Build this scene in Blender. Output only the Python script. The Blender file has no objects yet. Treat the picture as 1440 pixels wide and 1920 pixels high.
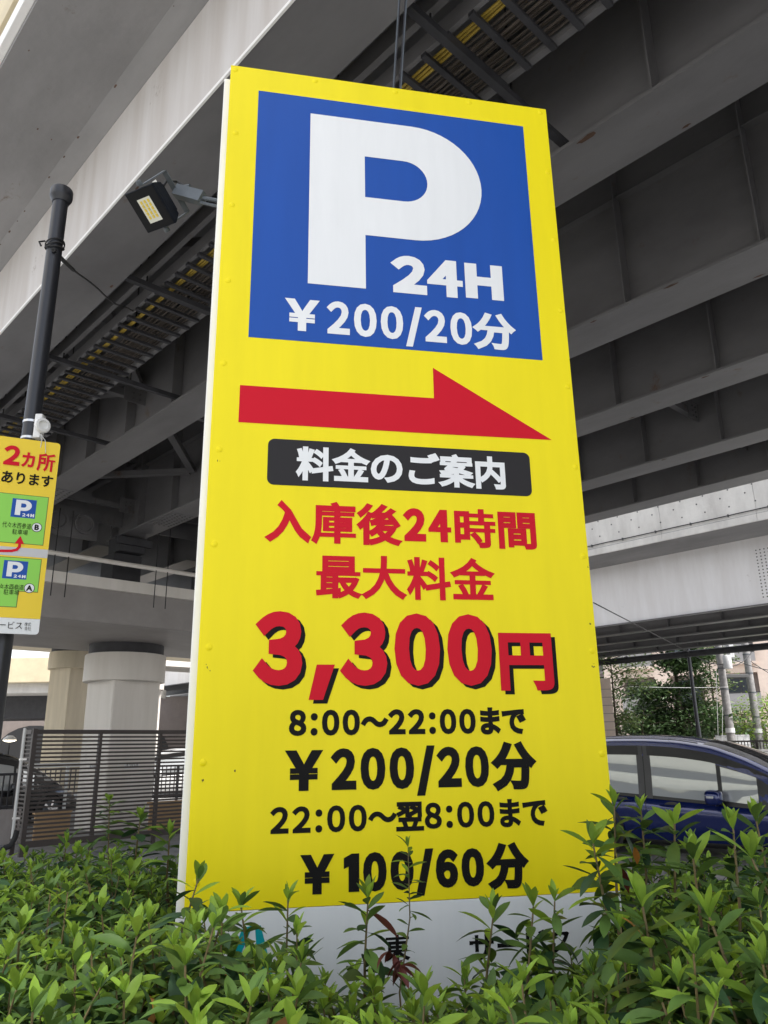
import bpy, bmesh, math, random
import numpy as np
from mathutils import Vector, Matrix
random.seed(11)
rng = np.random.default_rng(7)
SC = bpy.context.scene
COL = SC.collection
rad = math.radians

# ------------------------------------------------------------------ camera
F = 1440.0
CX, CY = 720.0, 960.0
CAMZ = 1.6
_up = np.array([648 - CX, -3737 - CY, F]); _up /= np.linalg.norm(_up)
_fw = np.array([0, 0, 1.0]); _Y = _fw - _fw.dot(_up) * _up; _Y /= np.linalg.norm(_Y)
R = np.array([np.cross(_Y, _up), _Y, _up])          # camera (x right, y down, z forward) -> world
CAM = np.array([0, 0, CAMZ])
cam_d = bpy.data.cameras.new('camera')
cam = bpy.data.objects.new('camera', cam_d); COL.objects.link(cam)
cam_d.sensor_fit = 'HORIZONTAL'; cam_d.sensor_width = 36.0; cam_d.lens = 36.0
cam_d.clip_start = 0.05; cam_d.clip_end = 600
M = Matrix.Identity(4)
for i in range(3):
    M[i][0] = R[i, 0]; M[i][1] = -R[i, 1]; M[i][2] = -R[i, 2]; M[i][3] = CAM[i]
cam.matrix_world = M
SC.camera = cam

# ------------------------------------------------------------------ light
SUN_EL, SUN_AZ = rad(63), rad(124)                   # azimuth clockwise from +Y: high behind the camera's right shoulder
SC.view_settings.view_transform = 'Standard'; SC.view_settings.look = 'None'
SC.view_settings.exposure = 1.05; SC.view_settings.gamma = 1.0
W = bpy.data.worlds.new('World'); SC.world = W; W.use_nodes = True
nt = W.node_tree; nt.nodes.clear()
def wn(t, **k):
    n = nt.nodes.new(t)
    for a, b in k.items(): setattr(n, a, b)
    return n
sky = wn('ShaderNodeTexSky', sky_type='NISHITA', sun_disc=False, sun_elevation=SUN_EL, sun_rotation=SUN_AZ, air_density=1.0, dust_density=1.5)
tc = wn('ShaderNodeTexCoord'); mp = wn('ShaderNodeMapping'); mp.inputs['Scale'].default_value = (1, 1, 2.6)
nz = wn('ShaderNodeTexNoise'); nz.inputs['Scale'].default_value = 2.2; nz.inputs['Detail'].default_value = 7; nz.inputs['Roughness'].default_value = .6
rp = wn('ShaderNodeValToRGB'); rp.color_ramp.elements[0].position = .40; rp.color_ramp.elements[1].position = .56
mx = wn('ShaderNodeMix', data_type='RGBA')
bg = wn('ShaderNodeBackground'); bg.inputs['Strength'].default_value = 0.13
wo = wn('ShaderNodeOutputWorld')
nt.links.new(tc.outputs['Generated'], mp.inputs['Vector']); nt.links.new(mp.outputs[0], nz.inputs['Vector'])
nt.links.new(nz.outputs['Fac'], rp.inputs[0]); nt.links.new(rp.outputs[0], mx.inputs['Factor'])
nt.links.new(sky.outputs[0], mx.inputs['A']); mx.inputs['B'].default_value = (7.4, 7.3, 7.2, 1)   # sunlit cloud
nt.links.new(mx.outputs['Result'], bg.inputs['Color']); nt.links.new(bg.outputs[0], wo.inputs[0])
sun_d = bpy.data.lights.new('sun', 'SUN'); sun_d.energy = 4.6; sun_d.angle = rad(16); sun_d.color = (1, .965, .92)
sun = bpy.data.objects.new('sun', sun_d); COL.objects.link(sun)
_sv = Vector((math.sin(SUN_AZ) * math.cos(SUN_EL), math.cos(SUN_AZ) * math.cos(SUN_EL), math.sin(SUN_EL)))
sun.rotation_euler = _sv.to_track_quat('Z', 'Y').to_euler()
sun.location = _sv * 60

# ------------------------------------------------------------------ sight lines of the photograph, met at real distances
def ray(x, y):
    d = R @ np.array([x - CX, y - CY, F]); return d / np.linalg.norm(d)
def hit(x, y, p0, n):
    d = ray(x, y); return CAM + d * (np.dot(np.array(p0) - CAM, n) / d.dot(n))
def at_y(x, y, Y):
    d = ray(x, y); return CAM + d * (Y / d[1])
DV = np.array([-0.68791, 0.72580, 0.0]); NV = np.array([0.72580, 0.68791, 0.0])   # along and across the viaduct
def at_d(x, y, d): return hit(x, y, DV * d, DV)
def at_n(x, y, n): return hit(x, y, NV * n, NV)
def dnz(p): return float(np.dot(p, DV)), float(np.dot(p, NV)), float(p[2])
VROT = math.atan2(NV[1], NV[0])                     # local x = across (n), local y = along (d)

# ------------------------------------------------------------------ materials
def mat(name, col, rough=.6, metal=0.0, var=0.0, vscale=3.0, stretch=(1, 1, 1), bump=0.0, bscale=40.0, coat=0.0, col2=None, spec=.5, island=0.0, detail=6, rust=0.0, buckle=0.0):
    m = bpy.data.materials.new(name); m.use_nodes = True
    t = m.node_tree; b = t.nodes['Principled BSDF']
    b.inputs['Roughness'].default_value = rough; b.inputs['Metallic'].default_value = metal
    b.inputs['Specular IOR Level'].default_value = spec
    b.inputs['Coat Weight'].default_value = coat; b.inputs['Coat Roughness'].default_value = .04
    c4 = (*col, 1)
    b.inputs['Base Color'].default_value = c4
    L = t.links
    co = t.nodes.new('ShaderNodeTexCoord'); mpn = t.nodes.new('ShaderNodeMapping'); mpn.inputs['Scale'].default_value = stretch
    L.new(co.outputs['Object'], mpn.inputs[0])
    out = None
    if var > 0 or col2:
        n = t.nodes.new('ShaderNodeTexNoise'); n.inputs['Scale'].default_value = vscale; n.inputs['Detail'].default_value = detail; n.inputs['Roughness'].default_value = .62
        L.new(mpn.outputs[0], n.inputs['Vector'])
        r = t.nodes.new('ShaderNodeValToRGB'); r.color_ramp.elements[0].position = .33; r.color_ramp.elements[1].position = .67
        a = col2 if col2 else tuple(c * (1 - var) for c in col)
        bcol = col if col2 else tuple(min(1, c * (1 + var * .5)) for c in col)
        r.color_ramp.elements[0].color = (*a, 1); r.color_ramp.elements[1].color = (*bcol, 1)
        L.new(n.outputs['Fac'], r.inputs[0]); out = r.outputs[0]
    if island > 0:
        g = t.nodes.new('ShaderNodeNewGeometry'); hs = t.nodes.new('ShaderNodeHueSaturation')
        mr = t.nodes.new('ShaderNodeMapRange'); mr.inputs['To Min'].default_value = 1 - island; mr.inputs['To Max'].default_value = 1 + island
        L.new(g.outputs['Random Per Island'], mr.inputs['Value']); L.new(mr.outputs[0], hs.inputs['Value'])
        if out: L.new(out, hs.inputs['Color'])
        else: hs.inputs['Color'].default_value = c4
        out = hs.outputs[0]
    if rust > 0:                                         # scattered rust spots and runs
        n3 = t.nodes.new('ShaderNodeTexNoise'); n3.inputs['Scale'].default_value = 2.6; n3.inputs['Detail'].default_value = 9; n3.inputs['Roughness'].default_value = .72
        m3 = t.nodes.new('ShaderNodeMapping'); m3.inputs['Location'].default_value = (3.1, 7.7, 1.3); m3.inputs['Scale'].default_value = (1.5, .8, .7); L.new(co.outputs['Object'], m3.inputs[0]); L.new(m3.outputs[0], n3.inputs['Vector'])
        r3 = t.nodes.new('ShaderNodeValToRGB'); r3.color_ramp.elements[0].position = .66 - rust * .4; r3.color_ramp.elements[1].position = .74; r3.color_ramp.elements[0].color = (0, 0, 0, 1)
        x3 = t.nodes.new('ShaderNodeMix'); x3.data_type = 'RGBA'; L.new(n3.outputs['Fac'], r3.inputs[0]); L.new(r3.outputs[0], x3.inputs['Factor'])
        if out: L.new(out, x3.inputs['A'])
        else: x3.inputs['A'].default_value = c4
        x3.inputs['B'].default_value = (.12, .075, .05, 1); out = x3.outputs['Result']
    if out: L.new(out, b.inputs['Base Color'])
    if bump > 0:
        n2 = t.nodes.new('ShaderNodeTexNoise'); n2.inputs['Scale'].default_value = bscale; n2.inputs['Detail'].default_value = 5
        L.new(co.outputs['Object'], n2.inputs['Vector'])
        bp = t.nodes.new('ShaderNodeBump'); bp.inputs['Strength'].default_value = bump; bp.inputs['Distance'].default_value = .02
        L.new(n2.outputs['Fac'], bp.inputs['Height']); L.new(bp.outputs[0], b.inputs['Normal'])
        if buckle > 0:                                   # sheet metal that is not quite flat
            n4 = t.nodes.new('ShaderNodeTexNoise'); n4.inputs['Scale'].default_value = 1.7; n4.inputs['Detail'].default_value = 1; L.new(co.outputs['Object'], n4.inputs['Vector'])
            b4 = t.nodes.new('ShaderNodeBump'); b4.inputs['Strength'].default_value = buckle; b4.inputs['Distance'].default_value = .05; L.new(n4.outputs['Fac'], b4.inputs['Height']); L.new(b4.outputs[0], bp.inputs['Normal'])
    return m
def emit(name, col, s):
    m = mat(name, col, .4); b = m.node_tree.nodes['Principled BSDF']
    b.inputs['Emission Color'].default_value = (*col, 1); b.inputs['Emission Strength'].default_value = s
    return m
def leaf_mat(name, col, trans, island=.30, rough=.52):
    m = mat(name, col, rough, island=island, var=.22, vscale=16, spec=.28)
    t = m.node_tree; b = t.nodes['Principled BSDF']; o = [n for n in t.nodes if n.type == 'OUTPUT_MATERIAL'][0]
    tr = t.nodes.new('ShaderNodeBsdfTranslucent'); ms = t.nodes.new('ShaderNodeMixShader'); ms.inputs[0].default_value = trans
    src = b.inputs['Base Color'].links[0].from_socket
    g = t.nodes.new('ShaderNodeHueSaturation'); g.inputs['Value'].default_value = 1.5; g.inputs['Hue'].default_value = .485
    t.links.new(src, g.inputs['Color']); t.links.new(g.outputs[0], tr.inputs['Color'])
    t.links.new(b.outputs[0], ms.inputs[1]); t.links.new(tr.outputs[0], ms.inputs[2]); t.links.new(ms.outputs[0], o.inputs[0])
    return m

MT = dict(
    yellow=mat('sign_yellow', (.88, .735, .004), .48, var=.05, vscale=1.3, stretch=(6, 1, .7), bump=.03, bscale=260, spec=.26, buckle=.35),
    white_face=mat('sign_white', (.79, .80, .80), .34, var=.04, vscale=2, stretch=(6, 1, .7), bump=.03, bscale=260),
    blue=mat('sign_blue', (.008, .074, .37), .48, var=.07, vscale=1.3, stretch=(6, 1, .7), bump=.03, bscale=260, spec=.26, buckle=.35),
    red=mat('sign_red', (.60, .010, .026), .55, var=.05, vscale=2, spec=.12),
    black=mat('sign_black', (.008, .0075, .0075), .6, spec=.12),
    black_box=mat('sign_black_box', (.018, .016, .017), .5, spec=.25),
    teal=mat('sign_teal', (.0, .32, .36), .4),
    white_frame=mat('white_painted_frame', (.85, .85, .84), .5, col2=(.78, .77, .75), vscale=9, stretch=(1, 1, .25), rust=.0),
    grime=mat('grime', (.16, .12, .02), .7, var=.3),
    map_yellow=mat('map_yellow', (.80, .57, .004), .38), map_green=mat('map_green', (.24, .60, .06), .42), map_grey=mat('map_grey', (.50, .50, .52), .42),
    map_white=mat('map_white', (.72, .74, .76), .42), map_line=mat('map_line', (.06, .12, .02), .5),
    fl_body=mat('floodlight_grey', (.009, .011, .016), .65, var=.2, vscale=14, bump=.05, spec=.08), fl_glass=mat('floodlight_glass', (.003, .0035, .005), .3, spec=.1),
    fl_steel=mat('galvanised_bracket', (.09, .105, .12), .55, .2, var=.2, vscale=12), led_board=mat('led_board', (.62, .62, .55), .35), led=mat('led_phosphor', (.70, .52, .03), .4),
    sticker=mat('sticker', (.75, .75, .75), .5),
    pole_black=mat('pole_black', (.016, .017, .022), .38, var=.25, vscale=8, stretch=(1, 1, .2)), steel_band=mat('steel_band', (.6, .6, .6), .3, .9), white_plastic=mat('white_plastic', (.72, .72, .72), .4, var=.1), wire=mat('wire_black', (.012, .012, .013), .6),
    wire_pale=mat('wire_pale', (.55, .55, .55), .5),
    concrete=mat('soffit_concrete', (.285, .28, .282), .85, col2=(.195, .192, .194), vscale=1.1, stretch=(1.2, .35, 1), bump=.25, bscale=9, rust=.08),
    concrete_light=mat('parapet_concrete', (.66, .64, .60), .85, col2=(.50, .48, .45), vscale=1.6, stretch=(1.5, 1.5, .5), bump=.3, bscale=11),
    cream=mat('cream_panel', (.62, .53, .36), .7, var=.12, vscale=2),
    fascia_far=mat('girder_paint_far', (.80, .79, .79), .5, col2=(.70, .68, .67), vscale=1.0, stretch=(1, 2.5, .4), bump=.05, bscale=5, rust=.04), fascia=mat('girder_paint_light', (.62, .60, .595), .46, col2=(.51, .475, .455), vscale=1.4, stretch=(1, 3.5, .28), bump=.04, bscale=4, rust=.05),
    girder=mat('girder_paint', (.178, .175, .179), .36, col2=(.12, .117, .121), rust=.10, vscale=1.2, stretch=(1.4, .5, 1), bump=.06, bscale=18),
    steel_dark=mat('dark_steel', (.035, .035, .04), .6, var=.3, vscale=5), flange_edge=mat('flange_edge', (.84, .83, .82), .5),
    rust=mat('rust_stain', (.10, .055, .035), .9, var=.4, vscale=8), bolt=mat('bolt_grey', (.10, .10, .10), .6),
    cable_brown=mat('cable_brown', (.075, .062, .052), .65, island=.55), cable_yellow=mat('cable_yellow', (.36, .25, .03), .6),
    crosshead=mat('crosshead_paint', (.33, .31, .30), .5, col2=(.26, .24, .23), vscale=1.2, bump=.06, bscale=18), pier=mat('pier_paint', (.78, .74, .69), .5, col2=(.70, .66, .605), vscale=1.3, stretch=(3, 3, .35), bump=.05, bscale=6),
    pier_warm=mat('pier_warm_lit_concrete', (.74, .65, .49), .7, col2=(.62, .54, .40), vscale=1.3, stretch=(3, 3, .4), bump=.1, bscale=8),  # warm light on the column is put into this concrete colour
    fence_brown=mat('slat_brown', (.050, .038, .034), .5, var=.15, vscale=6), wood=mat('plywood', (.55, .36, .19), .7, col2=(.42, .27, .14), vscale=4, stretch=(1, 1, 8)),
    pipe_white=mat('conduit_white', (.6, .6, .58), .5, var=.1),
    low_wall=mat('low_wall_concrete', (.40, .37, .35), .85, col2=(.28, .25, .23), vscale=2.2, stretch=(1, 1, .5), bump=.3, bscale=14),
    asphalt=mat('worn_asphalt', (.29, .287, .282), .9, var=.3, vscale=1.5, bump=.5, bscale=160), paving=mat('paving', (.34, .337, .33), .9, var=.2, vscale=2.5, bump=.4, bscale=90),
    soil=mat('soil', (.035, .026, .018), .95, var=.4, vscale=9, bump=.8, bscale=50),
    car_blue=mat('car_paint_blue', (.005, .017, .13), .25, .3, coat=1.0), car_silver=mat('car_paint_silver', (.55, .55, .56), .3, .6, coat=.8), car_dark=mat('car_paint_dark', (.012, .012, .014), .25, .2, coat=1.0),
    car_white=mat('car_paint_white', (.72, .72, .72), .3, coat=.8), car_red=mat('car_paint_red', (.20, .012, .012), .3, .2, coat=.9),
    glass=mat('car_glass', (.50, .52, .53), .008, .46), windscreen=mat('windscreen_glass', (.03, .032, .034), .03, .2, spec=.9), trim=mat('black_trim', (.012, .012, .013), .35), trim_grey=mat('grey_pillar_trim', (.055, .055, .06), .28), chrome=mat('chrome', (.7, .7, .72), .12, 1.0),
    lamp_red=mat('tail_lamp_red', (.35, .01, .01), .15), lamp_clear=mat('head_lamp', (.6, .62, .65), .1), rubber=mat('rubber', (.02, .02, .02), .8), plate=mat('plate', (.7, .7, .7), .5),
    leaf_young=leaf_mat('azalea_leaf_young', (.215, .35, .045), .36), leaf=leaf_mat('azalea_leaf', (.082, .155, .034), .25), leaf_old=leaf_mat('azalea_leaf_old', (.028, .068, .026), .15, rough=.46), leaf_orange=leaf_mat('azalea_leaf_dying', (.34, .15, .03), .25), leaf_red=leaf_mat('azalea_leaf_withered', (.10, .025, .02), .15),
    stem=mat('azalea_stem', (.16, .12, .05), .7, var=.3, vscale=30), stem_green=mat('azalea_shoot', (.16, .22, .04), .6),
    tree_leaf=leaf_mat('evergreen_leaf', (.040, .078, .024), .2, .5, .5), tree_leaf2=leaf_mat('light_leaf', (.14, .23, .035), .3, .4, .5), tree_leaf3=leaf_mat('olive_leaf', (.080, .120, .036), .25, .45, .5), bark=mat('bark', (.09, .07, .05), .9, var=.4, vscale=14),
    tile=mat('apartment_tile', (.66, .54, .46), .7, var=.08, vscale=3, bump=.2, bscale=30), tile_grey=mat('apartment_tile_grey', (.60, .55, .55), .7, var=.10, vscale=3), recess=mat('balcony_wall', (.26, .22, .20), .8, var=.1), window=mat('window_glass', (.05, .06, .07), .06, spec=.8), frame_dark=mat('window_frame_dark', (.03, .03, .032), .5), balcony_rail=mat('balcony_rail', (.27, .26, .26), .5), rail_pale=mat('balcony_panel', (.58, .58, .58), .4),
    util=mat('utility_pole_concrete', (.33, .32, .31), .85, col2=(.20, .19, .19), vscale=6, bump=.2), transformer=mat('transformer_grey', (.62, .62, .62), .5, var=.1),
    lamp_glow=emit('lamp_glow', (1.0, .90, .70), 3.0), striped_dark=mat('facade_band', (.16, .17, .17), .3), striped_pale=mat('facade_pale', (.82, .81, .68), .6),
)

# ------------------------------------------------------------------ mesh helpers
class MB:
    def __init__(s): s.v = []; s.f = []; s.m = []; s.mats = []; s.smooth = []
    def mi(s, m):
        if m not in s.mats: s.mats.append(m)
        return s.mats.index(m)
    def add(s, verts, faces, m, smooth=False):
        o = len(s.v); k = s.mi(m)
        s.v += [tuple(map(float, p)) for p in verts]
        for f in faces:
            s.f.append(tuple(int(i) + o for i in f)); s.m.append(k); s.smooth.append(smooth)
        return s
    def box(s, c, d, m, rot=None, bevel=0.0):
        x, y, z = d[0] / 2, d[1] / 2, d[2] / 2
        if bevel > 0:
            bm = bmesh.new(); bmesh.ops.create_cube(bm, size=1.0)
            for v in bm.verts: v.co = Vector((v.co.x * d[0], v.co.y * d[1], v.co.z * d[2]))
            bmesh.ops.bevel(bm, geom=bm.edges[:], offset=bevel, segments=2, profile=.6, affect='EDGES')
            P = [v.co.copy() for v in bm.verts]; Fs = [[v.index for v in f.verts] for f in bm.faces]; bm.free()
        else:
            P = [Vector(p) for p in ((-x, -y, -z), (x, -y, -z), (x, y, -z), (-x, y, -z), (-x, -y, z), (x, -y, z), (x, y, z), (-x, y, z))]
            Fs = [(0, 3, 2, 1), (4, 5, 6, 7), (0, 1, 5, 4), (1, 2, 6, 5), (2, 3, 7, 6), (3, 0, 4, 7)]
        if rot is not None: P = [rot @ p for p in P]
        cc = Vector(c)
        return s.add([p + cc for p in P], Fs, m)
    def bar(s, a, b, w, h, m, upv=(0, 0, 1)):
        a, b = Vector(a), Vector(b); d = (b - a); L = d.length; d.normalize()
        u = Vector(upv); side = d.cross(u)
        if side.length < 1e-4: side = d.cross(Vector((1, 0, 0)))
        side.normalize(); u2 = side.cross(d)
        rot = Matrix((d, side, u2)).transposed()
        return s.box((a + b) / 2, (L, w, h), m, rot)
    def tube(s, path, r, m, n=8, cap=True):
        P = [Vector(p) for p in path]; rr = r if isinstance(r, (list, tuple)) else [r] * len(P)
        vs, fs = [], []; ref = None
        for i, p in enumerate(P):
            t = (P[min(i + 1, len(P) - 1)] - P[max(i - 1, 0)]).normalized()
            if ref is None:
                ref = Vector((0, 0, 1)) if abs(t.z) < .9 else Vector((1, 0, 0))
            a = (ref - t * ref.dot(t)).normalized(); b = t.cross(a); ref = a
            for k in range(n):
                q = 2 * math.pi * k / n; vs.append(p + (a * math.cos(q) + b * math.sin(q)) * rr[i])
        for i in range(len(P) - 1):
            for k in range(n):
                k2 = (k + 1) % n; fs.append((i * n + k, i * n + k2, (i + 1) * n + k2, (i + 1) * n + k))
        s.add(vs, fs, m, True)
        if cap:
            s.add(vs[:n], [tuple(range(n))[::-1]], m); s.add(vs[-n:], [tuple(range(n))], m)
        return s
    def lathe(s, prof, m, c=(0, 0, 0), n=24, rot=None, smooth=True):
        vs, fs = [], []; c = Vector(c)
        for r, z in prof:
            for k in range(n):
                q = 2 * math.pi * k / n; p = Vector((r * math.cos(q), r * math.sin(q), z))
                vs.append((rot @ p if rot is not None else p) + c)
        for i in range(len(prof) - 1):
            for k in range(n):
                k2 = (k + 1) % n; fs.append((i * n + k, i * n + k2, (i + 1) * n + k2, (i + 1) * n + k))
        s.add(vs, fs, m, smooth)
        return s
    def prism(s, poly, y0, y1, m, side=None):          # poly in x,z ; thickness along y (y0 = front)
        n = len(poly)
        tri = __import__('mathutils').geometry.tessellate_polygon([[Vector((p[0], p[1], 0)) for p in poly]])
        a = [(p[0], y0, p[1]) for p in poly]; b = [(p[0], y1, p[1]) for p in poly]
        s.add(a, tri, m); s.add(b, [t[::-1] for t in tri], m)
        s.add(a + b, [(i, (i + 1) % n, n + (i + 1) % n, n + i) for i in range(n)], side or m)
        return s
    def build(s, name, parent=None, loc=None, rotz=None):
        me = bpy.data.meshes.new(name); me.from_pydata(s.v, [], s.f)
        for m in s.mats: me.materials.append(m)
        me.polygons.foreach_set('material_index', s.m); me.polygons.foreach_set('use_smooth', s.smooth); me.update()
        bm = bmesh.new(); bm.from_mesh(me)
        if len(s.f) < 60000: bmesh.ops.recalc_face_normals(bm, faces=bm.faces[:])
        for e in bm.edges:
            if len(e.link_faces) == 2 and e.calc_face_angle(0) > rad(36): e.smooth = False
        bm.to_mesh(me); bm.free()
        o = bpy.data.objects.new(name, me); COL.objects.link(o)
        if parent: o.parent = parent
        if loc is not None: o.location = loc
        if rotz is not None: o.rotation_euler = (0, 0, rotz)
        return o
def empty(name, loc=(0, 0, 0), rotz=0.0):
    o = bpy.data.objects.new(name, None); COL.objects.link(o); o.location = loc; o.rotation_euler = (0, 0, rotz); o.empty_display_size = .2
    return o
def tag(o, label, cat, group=None):
    o['label'] = label; o['category'] = cat
    if group: o['group'] = group
    return o
def structure(o): o['kind'] = 'structure'; return o
def copy_tree(o, parent=None):
    c = o.copy(); COL.objects.link(c)
    if parent: c.parent = parent
    for ch in list(o.children): copy_tree(ch, c)
    return c

# ------------------------------------------------------------------ ground
g = MB()
g.add([(-220, -120, 0), (220, -120, 0), (220, 320, 0), (-220, 320, 0)], [(0, 1, 2, 3)], MT['asphalt']); structure(g.build('ground'))
p = MB(); p.box((0, 0, .002), (24, 90, .004), MT['paving']); o = structure(p.build('pavement', None, tuple(DV * 11 + NV * -8.2), VROT))
p = MB(); p.box((0, 0, .06), (4.3, 4.6, .12), MT['soil'], bevel=.03); structure(p.build('planter_soil', None, (-.45, 2.9, 0)))

# ------------------------------------------------------------------ lettering
_gc = {}
def glyph(ch):
    """outline of one character as triangles, em units"""
    if ch in _gc: return _gc[ch]
    if ch == '1': V = [(.20, 0), (.36, 0), (.36, .733), (.235, .733), (.06, .66), (.06, .55), (.20, .60)]
    elif ch == 'H': V = [(.05, 0), (.23, 0), (.23, .29), (.50, .29), (.50, 0), (.68, 0), (.68, .733), (.50, .733), (.50, .45), (.23, .45), (.23, .733), (.05, .733)]
    elif ch == 'slash': V = [(.0, -.16), (.09, -.16), (.36, .78), (.27, .78)]
    elif ch == 'comma': V = [(.02, -.17), (.10, -.17), (.22, .13), (.10, .13)]
    else: V = None
    if V:
        T = __import__('mathutils').geometry.tessellate_polygon([[Vector((a, b, 0)) for a, b in V]])
        V = np.array(V)
    else:
        c = bpy.data.curves.new('glyph', 'FONT'); c.body = ch; c.dimensions = '2D'; c.fill_mode = 'FRONT'; c.resolution_u = 4
        ob = bpy.data.objects.new('glyph', c); COL.objects.link(ob)
        bpy.context.view_layer.update()
        me = ob.to_mesh(); me.calc_loop_triangles()
        V = np.array([v.co[:2] for v in me.vertices]); T = [tuple(t.vertices) for t in me.loop_triangles]
        ob.to_mesh_clear(); bpy.data.objects.remove(ob); bpy.data.curves.remove(c)
    _gc[ch] = (V, T); return _gc[ch]
WIDE = dict(zip('0234568', '０２３４５６８'))
def line_layout(text, gap=.075, kgap=0.0, heavy=0.0, wide=1.0):
    """[(V, T)] side by side; digits by their ink, kana and kanji on the em square"""
    out = []; x = 0
    for ch in text:
        if ch == ' ': x += .3; continue
        if ch in WIDE or ch in '1H/,:¥':
            V, T = glyph({'/': 'slash', ',': 'comma', ':': '：', '¥': '￥'}.get(ch, WIDE.get(ch, ch)))
            V = V * np.array([wide, 1]); w = V[:, 0].max() - V[:, 0].min()
            pad = gap * (1.6 if ch == ':' else .5 if ch == '/' else 1) + heavy
            out.append((V + np.array([x + pad - V[:, 0].min(), 0]), T)); x += w + 2 * pad
        else:
            V, T = glyph(ch); out.append((V + np.array([x, 0]), T)); x += 1.0 + kgap
    return out
def lettering(mb, items, L, Rr, zb, zt, ref, bold, material, y=-.0012, steps=16, soft=.95):
    """fit the line between L and R; the ref-th character's ink runs from zb to zt. bold = how far strokes grow, metres"""
    allx = np.concatenate([v[:, 0] for v, t in items])
    sx = (Rr - L - 2 * bold) / (allx.max() - allx.min()); x0 = allx.min()
    rv = items[ref][0][:, 1]; sz = (zt - zb - 2 * bold) / (rv.max() - rv.min()); z0 = rv.min()
    for V, T in items:
        P = np.stack([(V[:, 0] - x0) * sx + L + bold, (V[:, 1] - z0) * sz + zb + bold], 1)
        mb.add([(a, y, b) for a, b in P], T, material)
        if bold <= 0: continue
        # strokes grow outwards: a strip along every edge of the outline, a mitre at every convex corner
        key = {}; ids = [key.setdefault((round(a * 2e6), round(b * 2e6)), len(key)) for a, b in P]; cnt = {}
        pos = {}
        for q, k in enumerate(ids): pos[k] = P[q]
        for t in T:
            for a, b, c in ((t[0], t[1], t[2]), (t[1], t[2], t[0]), (t[2], t[0], t[1])):
                e = (min(ids[a], ids[b]), max(ids[a], ids[b])); cnt.setdefault(e, []).append(ids[c])
        at = {}; lay = 0; vs = []; fs = []
        def put(pts):
            nonlocal lay
            lay += 1; yy_ = y - 2e-5 - (lay % 120) * 1.5e-6; o = len(vs); vs.extend((p[0], yy_, p[1]) for p in pts); fs.append(tuple(range(o, o + len(pts))))
        for (a, b), cs in cnt.items():
            if len(cs) != 1 or a == b: continue
            pa, pb = pos[a], pos[b]; d = pb - pa; l = np.hypot(*d)
            if l < 1e-7: continue
            nn = np.array([-d[1], d[0]]) / l
            if nn.dot(pos[cs[0]] - pa) > 0: nn = -nn
            put([pa, pb, pb + nn * bold, pa + nn * bold])
            at.setdefault(a, []).append((nn, d / l)); at.setdefault(b, []).append((nn, -d / l))
        for k, es in at.items():
            if len(es) != 2: continue
            (n1, d1), (n2, d2) = es
            if d1.dot(n2) > -1e-4: continue
            m_ = n1 + n2; h = np.hypot(*m_) / 2
            if h < 1e-3: continue
            m_ = m_ / (2 * h); p = pos[k]
            if h > .45: put([p, p + n1 * bold, p + m_ * bold / h, p + n2 * bold])
            else: put([p, p + n1 * bold, p + n1 * bold - d1 * bold * .6, p + n2 * bold - d2 * bold * .6, p + n2 * bold])
        if fs: mb.add(vs, fs, material)
    return mb

# ------------------------------------------------------------------ main sign
SA = math.atan2(.186805, .982397); SDIR = np.array([math.cos(SA), math.sin(SA), 0]); TDIR = np.array([-math.sin(SA), math.cos(SA), 0])
ST = 2.358
S_L, S_R = -.118, 1.150; S_C = (S_L + S_R) / 2
sign_o = SDIR * S_C + TDIR * ST
def S(x, y):
    q = hit(x, y, TDIR * ST, TDIR); return float(q.dot(SDIR)) - S_C, float(q[2])
sign = tag(empty('parking_sign', tuple(sign_o), SA), 'tall yellow parking price sign with a blue P square, standing in the hedge', 'sign')
HW = (S_R - S_L) / 2
ZT = 4.093; ZY = 1.180; ZB = .42
mb = MB(); mb.box((0, .012, (ZT + ZY) / 2), (2 * HW, .024, ZT - ZY), MT['yellow'], bevel=.0012); mb.build('yellow_panel', sign)
mb = MB(); mb.box((0, .012, (ZB + ZY) / 2 - .0006), (2 * HW, .024, ZY - ZB - .0012), MT['white_face'], bevel=.0012); mb.build('white_panel', sign)
mb = MB()
mb.box((-HW - .002, .062, 2.30), (.042, .075, 3.50), MT['white_frame'], bevel=.003); mb.box((HW - .020, .062, 2.30), (.036, .075, 3.50), MT['white_frame'], bevel=.003)
for z in (.70, 1.7, 2.7, 3.6, 4.03): mb.box((0, .062, z), (2 * HW - .06, .05, .05), MT['white_frame'])
mb.build('frame', sign)
mb = MB(); mb.box((-.003, .112, (ZT + ZB) / 2 - .05), (2 * HW + .044, .02, ZT - ZB - .1), MT['yellow'], bevel=.001); mb.build('rear_panel', sign)
for sx in (-.52, .52):
    mb = MB(); mb.box((sx, .062, .36), (.06, .06, .72), MT['white_frame']); mb.build('post', sign)
# blue square
def zs(x, y): return S(x, y)[1]
bl, br = S(485, 170)[0], S(1017, 673)[0]; bt, bb = zs(485, 170), zs(467, 632)
mb = MB(); mb.box(((bl + br) / 2, -.0005, (bt + bb) / 2), (br - bl, .001, bt - bb), MT['blue']); sq = mb.build('blue_square', sign)
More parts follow.
